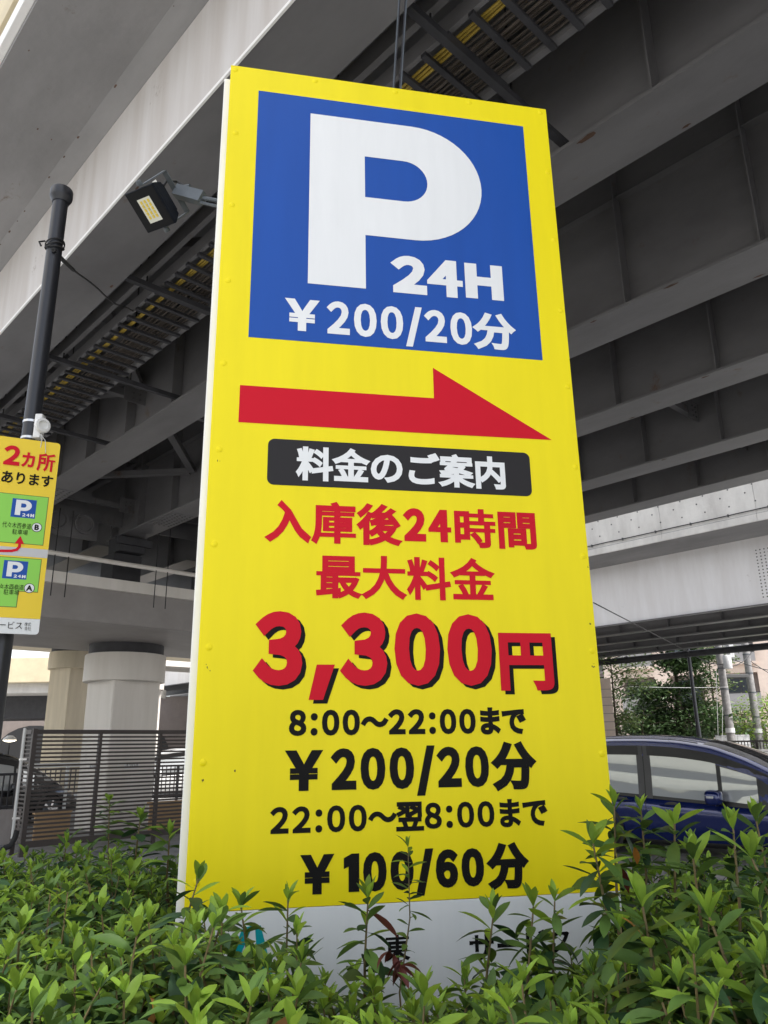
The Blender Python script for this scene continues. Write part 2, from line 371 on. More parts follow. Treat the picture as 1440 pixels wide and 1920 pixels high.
# the P
pl, pt_ = S(582.3, 213.3); pbt = zs(577.4, 531.7); st = S(685.9, 541.5)[0]; jb = zs(685.9, 441.3)
pr = S(903, 367)[0]; cl_, ct = S(684, 294); cb = zs(684, 370); cr = S(801, 342)[0]; 
def arc(cx, cz, rx, rz, a0, a1, n=20): return [(cx + rx * math.cos(a0 + (a1 - a0) * i / n), cz + rz * math.sin(a0 + (a1 - a0) * i / n)) for i in range(n + 1)]
zc = (pt_ + jb) / 2; rz = (pt_ - jb) / 2; ro = rz * 1.04
outer = [(pl, pbt), (st, pbt), (st, jb)] + arc(pr - ro, zc, ro, rz, -math.pi / 2, math.pi / 2, 28) + [(pl, pt_)]
cz_ = (ct + cb) / 2; rci = (ct - cb) / 2
# letter split along the counter: upper and lower halves meet at the stem
inner = [(st, cb)] + arc(cr - rci, cz_, rci, rci, -math.pi / 2, math.pi / 2, 20) + [(st, ct)]
mb = MB()
T = __import__('mathutils').geometry.tessellate_polygon([[Vector((a, b, 0)) for a, b in outer], [Vector((a, b, 0)) for a, b in inner][::-1]])
mb.add([(a, -.0022, b) for a, b in outer + inner[::-1]], T, MT['white_face']); mb.build('parking_letter', sq)
# ink positions of every line of writing on the face, in photograph pixels
def text_part(name, parent, runs, y=-.0022):
    mb = MB()
    for text, Lp, Rp, Bp, Tp, ref, bold, mname, kw in runs:
        lettering(mb, line_layout(text, heavy=bold / ((zs(*Tp) - zs(*Bp) - 2 * bold) / .735), **kw), S(*Lp)[0], S(*Rp)[0], zs(*Bp), zs(*Tp), ref, bold, MT[mname], y)
    return mb.build(name, parent)
text_part('hours_lettering', sq, [('24', (736, 548), (868.5, 555), (745, 549), (770, 481), 0, .0125, 'white_face', dict(gap=.0)), ('H', (873.5, 560), (944.5, 560), (880, 559), (880, 494), 0, .003, 'white_face', {})])
text_part('price_lettering', sq, [
    ('¥', (537.6, 560), (596, 590), (565, 621), (540, 559.4), 0, .0075, 'white_face', {}),
    ('200/20', (613, 627), (884.5, 615), (637, 627.5), (633, 565.7), 0, .0062, 'white_face', dict(gap=.07)),
    ('分', (887.5, 622), (965, 616), (939.6, 657.6), (915, 587.5), 0, .0065, 'white_face', {})])
ar = [S(450, 723), S(814, 746), S(815, 690), S(1034, 822), S(812, 815), S(449, 790)]
za = (ar[0][1] + ar[1][1]) / 2 + .0; zb_ = (ar[4][1] + ar[5][1]) / 2
xh = (ar[1][0] + ar[2][0] + ar[4][0]) / 3
ar = [(ar[0][0], za), (xh, za), (xh, ar[2][1]), (ar[3][0], zb_ + .003), (xh, zb_), (ar[0][0], zb_)]
mb = MB(); T = __import__('mathutils').geometry.tessellate_polygon([[Vector((a, b, 0)) for a, b in ar]]); mb.add([(a, -.001, b) for a, b in ar], T, MT['red']); mb.build('red_arrow', sign)
x0, z1 = S(503, 822); x1, z0 = S(998, 931); r_ = .022
rr = arc(x1 - r_, z1 - r_, r_, r_, 0, math.pi / 2, 6) + arc(x0 + r_, z1 - r_, r_, r_, math.pi / 2, math.pi, 6) + arc(x0 + r_, z0 + r_, r_, r_, math.pi, 1.5 * math.pi, 6) + arc(x1 - r_, z0 + r_, r_, r_, 1.5 * math.pi, 2 * math.pi, 6)
mb = MB(); mb.prism(rr, -.001, .0, MT['black_box']); bx = mb.build('black_label', sign)
text_part('label_lettering', bx, [('料金のご案内', (555, 880), (946.5, 885), (590, 902), (575, 837.5), 0, .0046, 'white_face', {})])
text_part('stay_lettering', sign, [
    ('入庫後', (497.5, 1010), (752, 1000), (630, 1020), (627, 941.5), 1, .0052, 'red', dict(kgap=.02)),
    ('24', (757.5, 1010), (846.5, 1010), (775, 1015), (775, 953), 0, .0078, 'red', dict(gap=.05)),
    ('時間', (852.5, 1000), (1005, 1000), (880, 1027), (880, 954), 0, .0048, 'red', dict(kgap=.0)),
    ('最大料金', (592.5, 1100), (926, 1080), (630, 1122), (632, 1042.5), 0, .0041, 'red', {})], -.0012)
def price(dx, dy, mname, y):
    return [('3,300', (475 + dx, 1285 + dy), (921.5 + dx, 1215 + dy), (515 + dx, 1286 + dy), (522 + dx, 1146 + dy), 0, .0130, mname, dict(gap=.065)),
            ('円', (934 + dx, 1200 + dy), (1033 + dx, 1200 + dy), (945 + dx, 1295 + dy), (980 + dx, 1187 + dy), 0, .0080, mname, {})]
text_part('maximum_price_shadow_print', sign, price(8, 7, 'black', 0), -.0010)
text_part('maximum_price_lettering', sign, price(0, 0, 'red', 0), -.0016)
K = 'black'
text_part('day_hours_lettering', sign, [('8:00〜22:00まで', (541.7, 1363), (985, 1347), (555.5, 1380), (561, 1331), 0, .0042, K, dict(gap=.065, kgap=-.03))], -.0012)
text_part('day_price_lettering', sign, [
    ('¥', (538, 1430), (601.5, 1440), (569.5, 1483), (550, 1407), 0, .0082, K, {}),
    ('200/20', (621, 1477), (917, 1447), (644, 1481), (644, 1403), 0, .0072, K, dict(gap=.07)),
    ('分', (922, 1424), (1004, 1433), (983, 1481), (961, 1391), 0, .0076, K, {})], -.0012)
text_part('night_hours_lettering', sign, [('22:00〜翌8:00まで', (506.5, 1558), (1026, 1524), (519, 1563.5), (522, 1513), 0, .0035, K, dict(gap=.065, kgap=-.03))], -.0012)
text_part('night_price_lettering', sign, [
    ('¥', (566.5, 1620), (623, 1620), (592, 1677), (594, 1602), 0, .0078, K, {}),
    ('100/60', (644.5, 1620), (907, 1620), (667, 1673), (667, 1599), 1, .0074, K, dict(gap=.07)),
    ('分', (914, 1620), (990, 1620), (960, 1667), (955, 1580), 0, .0072, K, {})], -.0012)
mb = MB()   # company logo and name on the white band
for poly in ([(455, 1740), (474, 1735), (447, 1800), (430, 1800)], [(478, 1735), (489, 1735), (512, 1830), (484, 1830)], [(425, 1812), (500, 1806), (512, 1838), (412, 1845)]):
    P = [S(*q) for q in poly]; mb.prism(P, -.0012, -.0002, MT['teal'])
mb.build('company_logo', sign)
text_part('company_lettering', sign, [('東', (722, 1775), (768, 1775), (745, 1802), (745, 1752), 0, .002, K, {})], -.0012)
text_part('company_lettering', sign, [('サービス', (880, 1770), (1072, 1760), (905, 1800), (905, 1752), 0, .002, K, {})], -.0012)
mb = MB()
x = S(427, 1870)[0]
for i, ch in enumerate('service'):
    V, T = glyph(ch); sc_ = .050
    mb.add([(x + (a - V[:, 0].min()) * sc_, -.0012, zs(430, 1879) + b * sc_) for a, b in V], T, MT['black']); x += (V[:, 0].max() - V[:, 0].min()) * sc_ + .006
mb.build('service_lettering', sign)
# rivets round the edge
def rivet(x, z):
    mb = MB(); q = Matrix.Rotation(math.pi / 2, 3, 'X')
    mb.lathe([(.0001, .0026), (.006, .0023), (.0088, .0013), (.0104, .0005), (.0108, -.001)], MT['yellow'], (x, 0, z), 14, q); mb.build('rivet', sign)
for py in (248, 383, 525, 680, 842, 1020, 1213, 1430, 1655):
    rivet(-HW + .030, zs(430 - (py - 300) * .055, py))
for px, py in ((1024, 323), (1037, 450), (1049, 582), (1062, 725), (1080, 876), (1096, 1043), (1114, 1220), (1131, 1413)):
    rivet(HW - .018, zs(px, py))
for px, py in ((441, 131), (591, 150), (741, 174), (880, 192), (1013, 208)):
    rivet(S(px, py)[0], ZT - .020)
# grime specks rubbed into the print near the lower edges
mb = MB()
for px, py, w, h in ((389, 1250, 10, 16), (410, 863, 5, 5), (1103, 1062, 3, 4), (1113, 1248, 7, 10), (1107, 1170, 3, 3), (380, 1465, 3, 6), (440, 1445, 3, 3)):
    for k in range(6):
        a, b = S(px + random.uniform(-w, w) * .5, py + random.uniform(-h, h) * .5); r = random.uniform(.0006, .0022)
        mb.add([(a + r * math.cos(q) * random.uniform(.6, 1), -.0006, b + 1.6 * r * math.sin(q)) for q in (0, 1.2, 2.5, 3.8, 5.0)], [(0, 1, 2, 3, 4)], MT['grime'])
mb.build('grime_specks', sign)
# stay bar from the sign's back up to the viaduct
mb = MB(); a = sign_o + SDIR * (S(746, 170)[0]) + TDIR * .09; a[2] = 3.95
b = hit(768, -60, np.array([0, 0, 5.79]), np.array([0, 0, 1.0]))
tgt = np.array([b[0], b[1], 5.79]); tgt = a + (ray(762, -20) * 0); 
b2 = hit(757, -30, TDIR * (ST + .16), TDIR); b2 = a + (b2 - a) * ((5.79 - a[2]) / (b2[2] - a[2]))
sy = tag(empty('twin_stay', tuple(a)), 'pair of thin steel stays rising from the top of the yellow sign to the girder', 'stay'); a_ = Vector(a); b_ = Vector(b2)
for o_ in (-.0155, .0155):
    mb = MB(); q_ = Vector(SDIR) * o_; mb.bar(q_, b_ - a_ + q_ * 1.25, .0055, .004, MT['fl_steel'], tuple(TDIR)); mb.bar(q_ * .72 + Vector(TDIR) * .004, b_ - a_ + q_ * .9 + Vector(TDIR) * .004, .006, .004, MT['pole_black'], tuple(TDIR)); mb.build('rod', sy)
mb = MB(); mb.box((0, 0, .0), (.06, .02, .05), MT['fl_steel'], Matrix.Rotation(SA, 3, 'Z')); mb.build('clevis', sy)

# ------------------------------------------------------------------ floodlight on its arm
CB = -Vector(ray(281, 392)); CR = Vector((0, 0, 1)).cross(CB).normalized(); CU = CB.cross(CR)   # right, up, towards the viewer
e1 = (CR * .088 + CU * .054 + CB * .10).normalized(); e2 = (CR * .092 - CU * .106 - CB * .01); e2 = (e2 - e1 * e2.dot(e1)).normalized()
bk = (e1.cross(e2)); bk.normalize()
if bk.dot(CB) > 0: bk = -bk
FO = Vector(at_y(281, 392, 2.42))
fl = tag(empty('floodlight', tuple(FO)), 'grey square LED floodlight on a short arm beside the sign', 'floodlight')
FR = Matrix((e1, e2, bk)).transposed()
def fpart(mb, name, parent=fl): return mb.build(name, parent)
w1, w2 = .150, .152
mb = MB()
def ring(s1, s2, z): return [FR @ Vector((a * s1 / 2, b * s2 / 2, z)) for a, b in ((-1, -1), (1, -1), (1, 1), (-1, 1))]
secs = [(w1, w2, 0), (w1 + .004, w2 + .004, .006), (w1 - .004, w2 - .004, .022), (w1 - .035, w2 - .030, .065), (w1 - .06, w2 - .05, .074)]
vs = []; fs = []
for s_ in secs: vs += ring(*s_)
for i in range(len(secs) - 1):
    for k in range(4): fs.append((i * 4 + k, i * 4 + (k + 1) % 4, (i + 1) * 4 + (k + 1) % 4, (i + 1) * 4 + k))
fs.append((16, 17, 18, 19)); mb.add(vs, fs, MT['fl_body'])
for k in range(7):
    mb.bar(FR @ Vector((-.045 + k * .015, -.05, .074)), FR @ Vector((-.045 + k * .015, .05, .074)), .004, .014, MT['fl_body'], tuple(bk))
hs_ = fpart(mb, 'housing')
mb = MB(); mb.add(ring(w1 - .006, w2 - .006, -.001), [(0, 1, 2, 3)], MT['fl_glass']); mb.add(ring(w1, w2, .0), [(0, 1, 2, 3)], MT['fl_body']); fpart(mb, 'front_glass')
mb = MB(); mb.add([FR @ Vector((a * .068 / 2, b * .092 / 2 + .002, -.0025)) for a, b in ((-1, -1), (1, -1), (1, 1), (-1, 1))], [(0, 1, 2, 3)], MT['led_board'])
for k in (-1, 0, 1):
    for j in range(5): mb.box(FR @ Vector((k * .019, -.030 + j * .0145, -.0033)), (.0095, .012, .0015), MT['led'], FR)
fpart(mb, 'led_board')
mb = MB(); pz = .05
for s_ in (-1, 1):
    mb.bar(FR @ Vector((0, s_ * .082, .022)), FR @ Vector((.035, s_ * .082, .135)), .024, .004, MT['fl_steel'], tuple(e2))
mb.bar(FR @ Vector((.035, -.082, .135)), FR @ Vector((.035, .082, .135)), .024, .004, MT['fl_steel'], tuple(bk))
fpart(mb, 'yoke')
for s_ in (-1, 1):
    mb = MB(); q = FR @ Matrix.Rotation(math.pi / 2, 3, 'X'); mb.lathe([(.0001, .010), (.010, .009), (.012, .0), (.011, -.008), (.0001, -.008)], MT['fl_steel'], FR @ Vector((0, s_ * .092, .022)), 12, q); fpart(mb, 'knob')
mb = MB(); mb.box(FR @ Vector((w1 / 2 - .012, -w2 / 2 + .01, .03)), (.002, .025, .022), MT['sticker'], FR); fpart(mb, 'sticker')
A0 = FR @ Vector((.035, .0, .140)); A1 = Vector(sign_o + SDIR * (-HW + .02) + TDIR * .10) - FO; A1.z = zs(407, 348) - FO.z
mid = A0.lerp(A1, .5)
mb = MB(); mb.bar(A0, mid, .036, .045, MT['fl_steel']); mb.tube([mid - (mid - A0) * .1, A1 + Vector((0, 0, .012))], .008, MT['fl_steel']); mb.tube([mid - (mid - A0) * .1 - Vector((0, 0, .022)), A1 - Vector((0, 0, .016))], .006, MT['fl_steel']); fpart(mb, 'arm')
mb = MB(); c0 = FR @ Vector((.02, -.03, .075)); mb.tube([c0, c0 + bk * .04 + Vector((0, 0, .03)), A0 + Vector((0, 0, .045)), A0.lerp(mid, .35) + Vector((0, 0, .03))], .005, MT['wire']); mb.tube([A0.lerp(mid, .2) + Vector((0, 0, .02)), A0.lerp(mid, .5) + Vector((0, 0, .036))], .011, MT['fl_steel']); fpart(mb, 'cable')

# ------------------------------------------------------------------ black pole and the small map sign on it
pole = tag(empty('lamp_pole', (-2.005, 4.04, 0)), 'tall black round steel pole with a wider cap, behind the small map sign', 'pole')
mb = MB(); mb.lathe([(.060, 0), (.060, .9), (.047, .95), (.0450, 4.93), (.0001, 4.93)], MT['pole_black'], n=28); mb.build('shaft', pole)
mb = MB(); mb.lathe([(.049, 4.90), (.050, 4.905), (.066, 4.935), (.068, 4.945), (.068, 4.99), (.064, 4.998), (.0001, 5.0)], MT['pole_black'], n=28); mb.build('cap', pole)
pb = dnz(at_y(85, 455, 4.0))[2]
mb = MB()
for k in range(3): mb.tube([(.054 * math.cos(q), .054 * math.sin(q), pb + .012 * (k - 1) + .02 * math.sin(q + k)) for q in np.linspace(0, 6.3, 20)], .0045, MT['wire'], 6)
mb.tube([(-.05, -.03, pb + .02), (-.075, -.05, pb - .0), (-.06, -.05, pb - .03)], .006, MT['wire'], 6); mb.build('wire_tie', pole)
a = at_y(100, 468, 3.98); b = at_y(280, 592, 8.2)
mb = MB(); pts = [Vector(a).lerp(Vector(b), t) - Vector((0, 0, .10 * math.sin(math.pi * t) + .012 * math.sin(17 * t))) for t in np.linspace(0, 1, 26)]
mb.tube(pts, .008, MT['wire'], 6); mb.tube(pts[:4], .014, MT['wire'], 6); tag(mb.build('hanging_wire'), 'black wire running from the pole to the cable rack under the deck', 'wire')
zc_ = dnz(at_y(60, 795, 3.95))[2]
cl = tag(empty('round_bracket', (-1.925, 3.985, zc_)), 'white round plastic bracket strapped to the black pole above the map sign', 'bracket')
mb = MB()
for dz in (.045, -.055): mb = MB(); mb.lathe([(.0470, dz - .007), (.0490, dz - .007), (.0490, dz + .007), (.0470, dz + .007)], MT['steel_band'], (-.08, .055, 0), 24); mb.build('steel_band', cl)
mb = MB(); mb.box((-.012, .008, 0), (.042, .05, .145), MT['white_plastic'], bevel=.008); mb.build('base_plate', cl)
mb = MB(); q = Matrix.Rotation(math.pi / 2, 3, 'Y') @ Matrix.Rotation(-.5, 3, 'X'); q = Matrix.Rotation(-.75, 3, 'Z') @ Matrix.Rotation(math.pi / 2, 3, 'Y')
mb.lathe([(.015, .008), (.043, .010), (.046, .020), (.040, .034), (.026, .036), (.024, .026), (.0001, .026)], MT['white_plastic'], (.005, -.010, -.005), 20, q); mb.build('round_socket', cl)
mb = MB(); mb.tube([(.02, -.03, -.06), (.05, -.03, -.10), (.055, -.02, -.17)], .002, MT['wire_pale'], 5); mb.tube([(.02, -.03, -.06), (.03, -.03, -.10), (.02, -.02, -.17)], .002, MT['wire_pale'], 5); mb.build('tie_wire', cl)

A2 = math.atan2(.407, .914); S2 = np.array([math.cos(A2), math.sin(A2), 0]); T2 = np.array([-math.sin(A2), math.cos(A2), 0])
o2 = at_y(93, 1010, 4.0); t2 = float(o2.dot(T2)); r2 = float(o2.dot(S2))
def Q(x, y):
    q = hit(x, y, T2 * t2, T2); return float(q.dot(S2)) - r2, float(q[2])
ms = tag(empty('map_sign', tuple(S2 * r2 + T2 * t2 + np.array([0, 0, 0])), A2), 'small yellow sign with a green map of two parking lots, on the black pole', 'sign')
zt2, zb2, zw2 = Q(115, 832)[1], Q(72, 1190)[1], Q(76, 1161)[1]; wl = -.62
rc = .018
mb = MB(); mb.prism([(wl, zw2), (0, zw2)] + arc(-rc, zt2 - rc, rc, rc, 0, math.pi / 2, 6) + [(wl, zt2)], 0, .012, MT['map_yellow'], MT['map_white']); mb.build('yellow_panel', ms)
mb = MB(); mb.prism([(wl, zw2 - .001), (wl, zb2)] + arc(-rc, zb2 + rc, rc, rc, -math.pi / 2, 0, 6) + [(0, zw2 - .001)], 0, .012, MT['map_white']); mb.build('white_panel', ms)
def qpoly(pts, name, mname, y, line=False):
    P = [Q(*p) for p in pts]; mb = MB()
    if line: 
        c = np.mean(P, 0); PL = [(a + .003 * np.sign(a - c[0]), b + .003 * np.sign(b - c[1])) for a, b in P]
        T = __import__('mathutils').geometry.tessellate_polygon([[Vector((a, b, 0)) for a, b in PL]]); mb.add([(a, y + .0004, b) for a, b in PL], T, MT['map_line'])
    T = __import__('mathutils').geometry.tessellate_polygon([[Vector((a, b, 0)) for a, b in P]]); mb.add([(a, y, b) for a, b in P], T, MT[mname]); return mb.build(name, ms)
def qrect(x0, y0, x1, y1):     # two opposite corners -> an upright rectangle
    a = Q(x0, y0); b = Q(x1, y1); return a[0], a[1], b[0], b[1]
def qbox(x0, y0, x1, y1, name, mname, y, line=False):
    a0, b0, a1, b1 = qrect(x0, y0, x1, y1); a1 = min(a1, -.0005); mb = MB()
    if line: mb.add([(a0 - .003, y + .0004, b0 + .003), (a1 + .003, y + .0004, b0 + .003), (a1 + .003, y + .0004, b1 - .003), (a0 - .003, y + .0004, b1 - .003)], [(0, 1, 2, 3)], MT['map_line'])
    mb.add([(a0, y, b0), (a1, y, b0), (a1, y, b1), (a0, y, b1)], [(0, 1, 2, 3)], MT[mname]); return mb.build(name, ms)
y1_ = -.0014
qbox(0, 924, 80, 1022, 'map_plot', 'map_green', y1_, True); qbox(-60, 1019, 92, 1047, 'map_road', 'map_grey', -.0010)
g2 = qbox(0, 1044, 70, 1110, 'map_plot', 'map_green', y1_, True); qbox(-40, 1100, 30, 1138, 'map_plot', 'map_green', -.0018, True)
def P_icon(x0, y0, x1, y1):
    a0, b0, a1, b1 = qrect(x0, y0, x1, y1); w, h = a1 - a0, b0 - b1; mb = MB()
    mb.add([(a0, -.0022, b0), (a1, -.0022, b0), (a1, -.0022, b1), (a0, -.0022, b1)], [(0, 1, 2, 3)], MT['blue'])
    ox = lambda u: a0 + u * w; oz = lambda v: b1 + v * h
    out = [(ox(.16), oz(.12)), (ox(.38), oz(.12)), (ox(.38), oz(.36))] + arc(ox(.52), oz(.65), .30 * w, .29 * h, -math.pi / 2, math.pi / 2, 12) + [(ox(.16), oz(.94))]
    inn = [(ox(.38), oz(.54))] + arc(ox(.50), oz(.65), .10 * w, .11 * h, -math.pi / 2, math.pi / 2, 8) + [(ox(.38), oz(.76))]
    T = __import__('mathutils').geometry.tessellate_polygon([[Vector((a, b, 0)) for a, b in out], [Vector((a, b, 0)) for a, b in inn][::-1]])
    mb.add([(a, -.0030, b) for a, b in out + inn[::-1]], T, MT['map_white'])
    lettering(mb, line_layout('24H', gap=.05, heavy=.07), ox(.47), ox(.96), oz(.07), oz(.24), 0, .0011, MT['map_white'], -.0030, 8)
    return mb.build('parking_icon', ms)
P_icon(24, 934, 65, 973); P_icon(8, 1050, 49, 1087)
def q_text(name, runs):
    mb = MB()
    for text, L, Rr, Bp, Tp, ref, bold, mname, kw in runs: lettering(mb, line_layout(text, **kw), Q(*L)[0], Q(*Rr)[0], Q(*Bp)[1], Q(*Tp)[1], ref, bold, MT[mname], -.0030, 10)
    return mb.build(name, ms)
q_text('heading_lettering', [('2', (5, 870), (36, 872), (18, 872), (20, 835), 0, .0060, 'red', {}), ('ヵ', (40, 870), (64, 874), (50, 876), (50, 848), 0, .0028, 'red', {}), ('所', (68, 880), (103, 870), (85, 884), (90, 851), 0, .0026, 'red', {}), ('あります', (2, 900), (99, 905), (12, 905), (12, 883), 0, .0018, 'black', {})])
q_text('lot_lettering', [('代々木西参道', (4, 985), (58, 990), (10, 989), (10, 978), 0, .0, 'black', {}), ('駐車場', (23, 997), (52, 999), (28, 1002), (28, 992), 0, .0, 'black', {})])
q_text('lot_lettering', [
    ('代々木西参道', (-11, 1100), (44, 1103), (0, 1104), (0, 1094), 0, .0, 'black', {}), ('駐車場', (7, 1108), (36, 1110), (12, 1115), (12, 1105), 0, .0, 'black', {})])
q_text('company_lettering', [
    ('サービス', (-18, 1172), (42, 1170), (-4, 1178), (-4, 1165), 0, .0, 'black', {}), ('株式', (46, 1170), (58, 1170), (50, 1174), (50, 1167), 0, .0, 'black', {}), ('会社', (46, 1177), (58, 1177), (50, 1182), (50, 1175), 0, .0, 'black', {})])
for (px, py, ch) in ((69, 989, 'B'), (55, 1103, 'A')):
    a, b = Q(px, py); mb = MB(); r = .023
    mb.add([(a + (r + .003) * math.cos(q), -.0020, b + (r + .003) * math.sin(q)) for q in np.linspace(0, 6.283, 24, endpoint=False)], [tuple(range(24))], MT['black'])
    mb.add([(a + r * math.cos(q), -.0024, b + r * math.sin(q)) for q in np.linspace(0, 6.283, 24, endpoint=False)], [tuple(range(24))], MT['map_white'])
    V, T = glyph(ch); c = (V.max(0) + V.min(0)) / 2
    for k, (dx, dz) in enumerate(((0, 0), (.002, 0), (-.002, 0), (0, .002), (0, -.002))): mb.add([(a + (u - c[0]) * .040 + dx, -.0030 - k * 1.2e-5, b + (v - c[1]) * .040 + dz) for u, v in V], T, MT['black'])
    mb.build('lot_badge', ms)
mb = MB(); pts = [Q(-40, 1034), Q(-5, 1033), Q(22, 1033), Q(31, 1031), Q(36, 1026), Q(37, 1020)]
for i in range(len(pts) - 1):
    a, b = np.array(pts[i]), np.array(pts[i + 1]); d = (b - a) / np.linalg.norm(b - a); n_ = np.array([-d[1], d[0]]) * .007
    mb.add([(q[0], -.0026 - i * 2e-5, q[1]) for q in (a - d * .003 + n_, b + d * .003 + n_, b + d * .003 - n_, a - d * .003 - n_)], [(0, 1, 2, 3)], MT['red'])
a, b = Q(37, 1015); mb.add([(a - .023, -.0028, b - .014), (a + .023, -.0028, b - .014), (a, -.0028, b + .030)], [(0, 1, 2)], MT['red']); mb.build('route_arrow', ms)

# ------------------------------------------------------------------ elevated expressway overhead (local x across, y along)
def V3(n, d, z): return (n, d, z)
def beam(mb, n, d0, d1, w, z0, h, m): mb.box((n, (d0 + d1) / 2, z0 + h / 2), (w, d1 - d0, h), m); return mb
via = tag(empty('elevated_expressway', (0, 0, 0), VROT), 'grey steel girder expressway passing overhead above the yellow sign', 'viaduct')
D0, D1, D2, D3 = -24.0, 15.2, 15.6, 26.5
prof = [(1.11, 6.75), (1.85, 6.79), (2.0, 6.735), (2.54, 6.735), (2.62, 7.65), (13.2, 7.65), (13.25, 7.0), (13.7, 7.02), (13.7, 8.0), (1.19, 8.0), (1.19, 6.87), (1.11, 6.87)]
mb = MB(); n_ = len(prof)
T = __import__('mathutils').geometry.tessellate_polygon([[Vector((a, b, 0)) for a, b in prof]])
for dd in (D0, D3): mb.add([(a, dd, b) for a, b in prof], T, MT['concrete'])
mb.add([(a, D0, b) for a, b in prof] + [(a, D3, b) for a, b in prof], [(i, (i + 1) % n_, n_ + (i + 1) % n_, n_ + i) for i in range(n_)], MT['concrete'])
deck = mb.build('deck_slab', via)
mb = MB()
for k in range(26):   # small stains and form-tie marks in the slab soffit
    d = random.uniform(2.5, 11); n = random.choice([1.86, 1.86, random.uniform(1.2, 1.8)]); r = random.uniform(.004, .014)
    zz = 6.75 + .04 * (n - 1.11) / .74 - .0015 if n < 1.85 else 6.784
    mb.add([(n + r * math.cos(q) * random.uniform(.5, 1), d + r * 2.2 * math.sin(q) * random.uniform(.5, 1), zz) for q in np.linspace(0, 6.28, 8, endpoint=False)], [tuple(range(8))], MT['rust'])
mb.build('soffit_stains', via)
mb = MB()
y = D0
while y < D3:
    mb.box((1.08, y + 1.99, 6.87), (.06, 3.97, .14), MT['flange_edge'], bevel=.006); y += 4.0
mb.build('drip_edge', via)
mb = MB()
y = D0
while y < D3:
    mb.box((1.06, y + 1.0, 7.55), (.06, 1.985, 1.12), MT['cream'], bevel=.004); y += 2.0
mb.build('parapet_panel', via)
# edge girder: box with a pale outer web
def edge_girder(d0, d1):
    mb = MB()
    beam(mb, 2.0175, d0, d1, .021, 5.815, .92, MT['fascia']); beam(mb, 2.268, d0, d1, .518, 5.79, .022, MT['girder']); beam(mb, 2.515, d0, d1, .02, 5.814, .92, MT['girder'])
    beam(mb, 1.9985, d0, d1, .016, 5.785, .026, MT['flange_edge'])  # pale lip: light caught by the flange edge, put into its colour
    return mb.build('edge_girder', via)
edge_girder(D0, D1 - .0); edge_girder(D2, D3)
GN = [(4.42, .50), (6.68, .53), (8.765, .51), (10.98, .45), (12.77, .46)]
def girder(n, w, d0, d1):
    mb = MB()
    beam(mb, n, d0, d1, .022, 5.822, 1.80, MT['girder']); o = mb.build('girder_web', via)
    mb = MB(); beam(mb, n, d0, d1, w, 5.79, .030, MT['girder']); mb.build('bottom_flange', o)
    mb = MB(); beam(mb, n - .062, d0, d1, .10, 7.19, .014, MT['girder']); beam(mb, n - .035, d0, d1, .05, 7.205, .014, MT['girder']); beam(mb, n - .13, d0, d1, .236, 7.61, .03, MT['girder']); mb.build('longitudinal_stiffener', o)
    mb = MB(); k = math.ceil((d0 - 1.93) / 1.345)
    d = 1.93 + 1.345 * k + (0 if n != 4.42 else -.17)
    while d < d1 - .1:
        if -2.5 < d < 18: mb = MB(); mb.box((n - .085, d, 6.70), (.14, .014, 1.74), MT['girder']); mb.build('stiffener', o)
        d += 1.345 if n < 10 else 1.21
    return o
for n, w in GN:
    girder(n, w, D0, D1); girder(n, w, D2, D3)
# cross frames with gussets between the girders
def cross_frame(d, pairs):
    mb = MB()
    for a, b in pairs:
        za, zb = 6.40, 7.45
        mb.bar((a, d, za), (b, d, za), .09, .10, MT['girder']); mb.bar((a, d, zb), (b, d, zb), .09, .09, MT['girder'])
        mid = (a + b) / 2
        mb.bar((a, d, zb - .05), (mid, d, za + .04), .08, .08, MT['girder']); mb.bar((b, d, zb - .05), (mid, d, za + .04), .08, .08, MT['girder'])
        for q in (a + .16, b - .16): mb.box((q, d - .055, za + .03), (.34, .012, .30), MT['girder'])
        mb.box((mid, d - .055, za + .04), (.42, .012, .22), MT['girder'])
        for q in (a + .1, a + .2, b - .2, b - .1):
            for zz in (-.06, .02, .10): mb.box((q, d - .066, za + zz), (.022, .014, .022), MT['bolt'])
    return mb.build('cross_frame', via)
NS = [2.53, 4.42, 6.68, 8.765, 10.98, 12.77]
cross_frame(9.6, [(NS[i], NS[i + 1]) for i in range(5)]); cross_frame(14.6, [(NS[i], NS[i + 1]) for i in range(5)]); cross_frame(-5.0, [(NS[i], NS[i + 1]) for i in range(5)])
cross_frame(4.6, [(NS[3], NS[4]), (NS[4], NS[5])])
for (a, b) in (((2.55, 7.2), (4.3, 9.55)), ((4.3, 9.7), (2.55, 12.1)), ((2.55, 12.2), (4.3, 14.5)), ((4.5, 9.7), (6.6, 12.1)), ((6.6, 12.2), (4.5, 14.5)), ((4.5, 9.5), (6.6, 7.0)), ((6.75, 9.7), (8.7, 12.0)), ((8.8, 12.1), (6.75, 14.4)), ((2.55, 7.1), (4.3, 4.8))):
    mb = MB(); mb.bar((a[0], a[1], 6.55), (b[0], b[1], 6.55), .12, .10, MT['girder']); mb.build('lateral_brace', via)
# bolted splices of the bottom flanges
for n, d in ((2.27, 12.6), (4.42, 12.9), (6.68, 12.9)):
    mb = MB(); mb.box((n, d, 5.781), (.40, .9, .012), MT['girder'])
    for i in range(4):
        for j in range(9): mb.box((n - .15 + i * .1, d - .4 + j * .1, 5.771), (.03, .03, .014), MT['bolt'])
    mb.build('splice_plate', via)
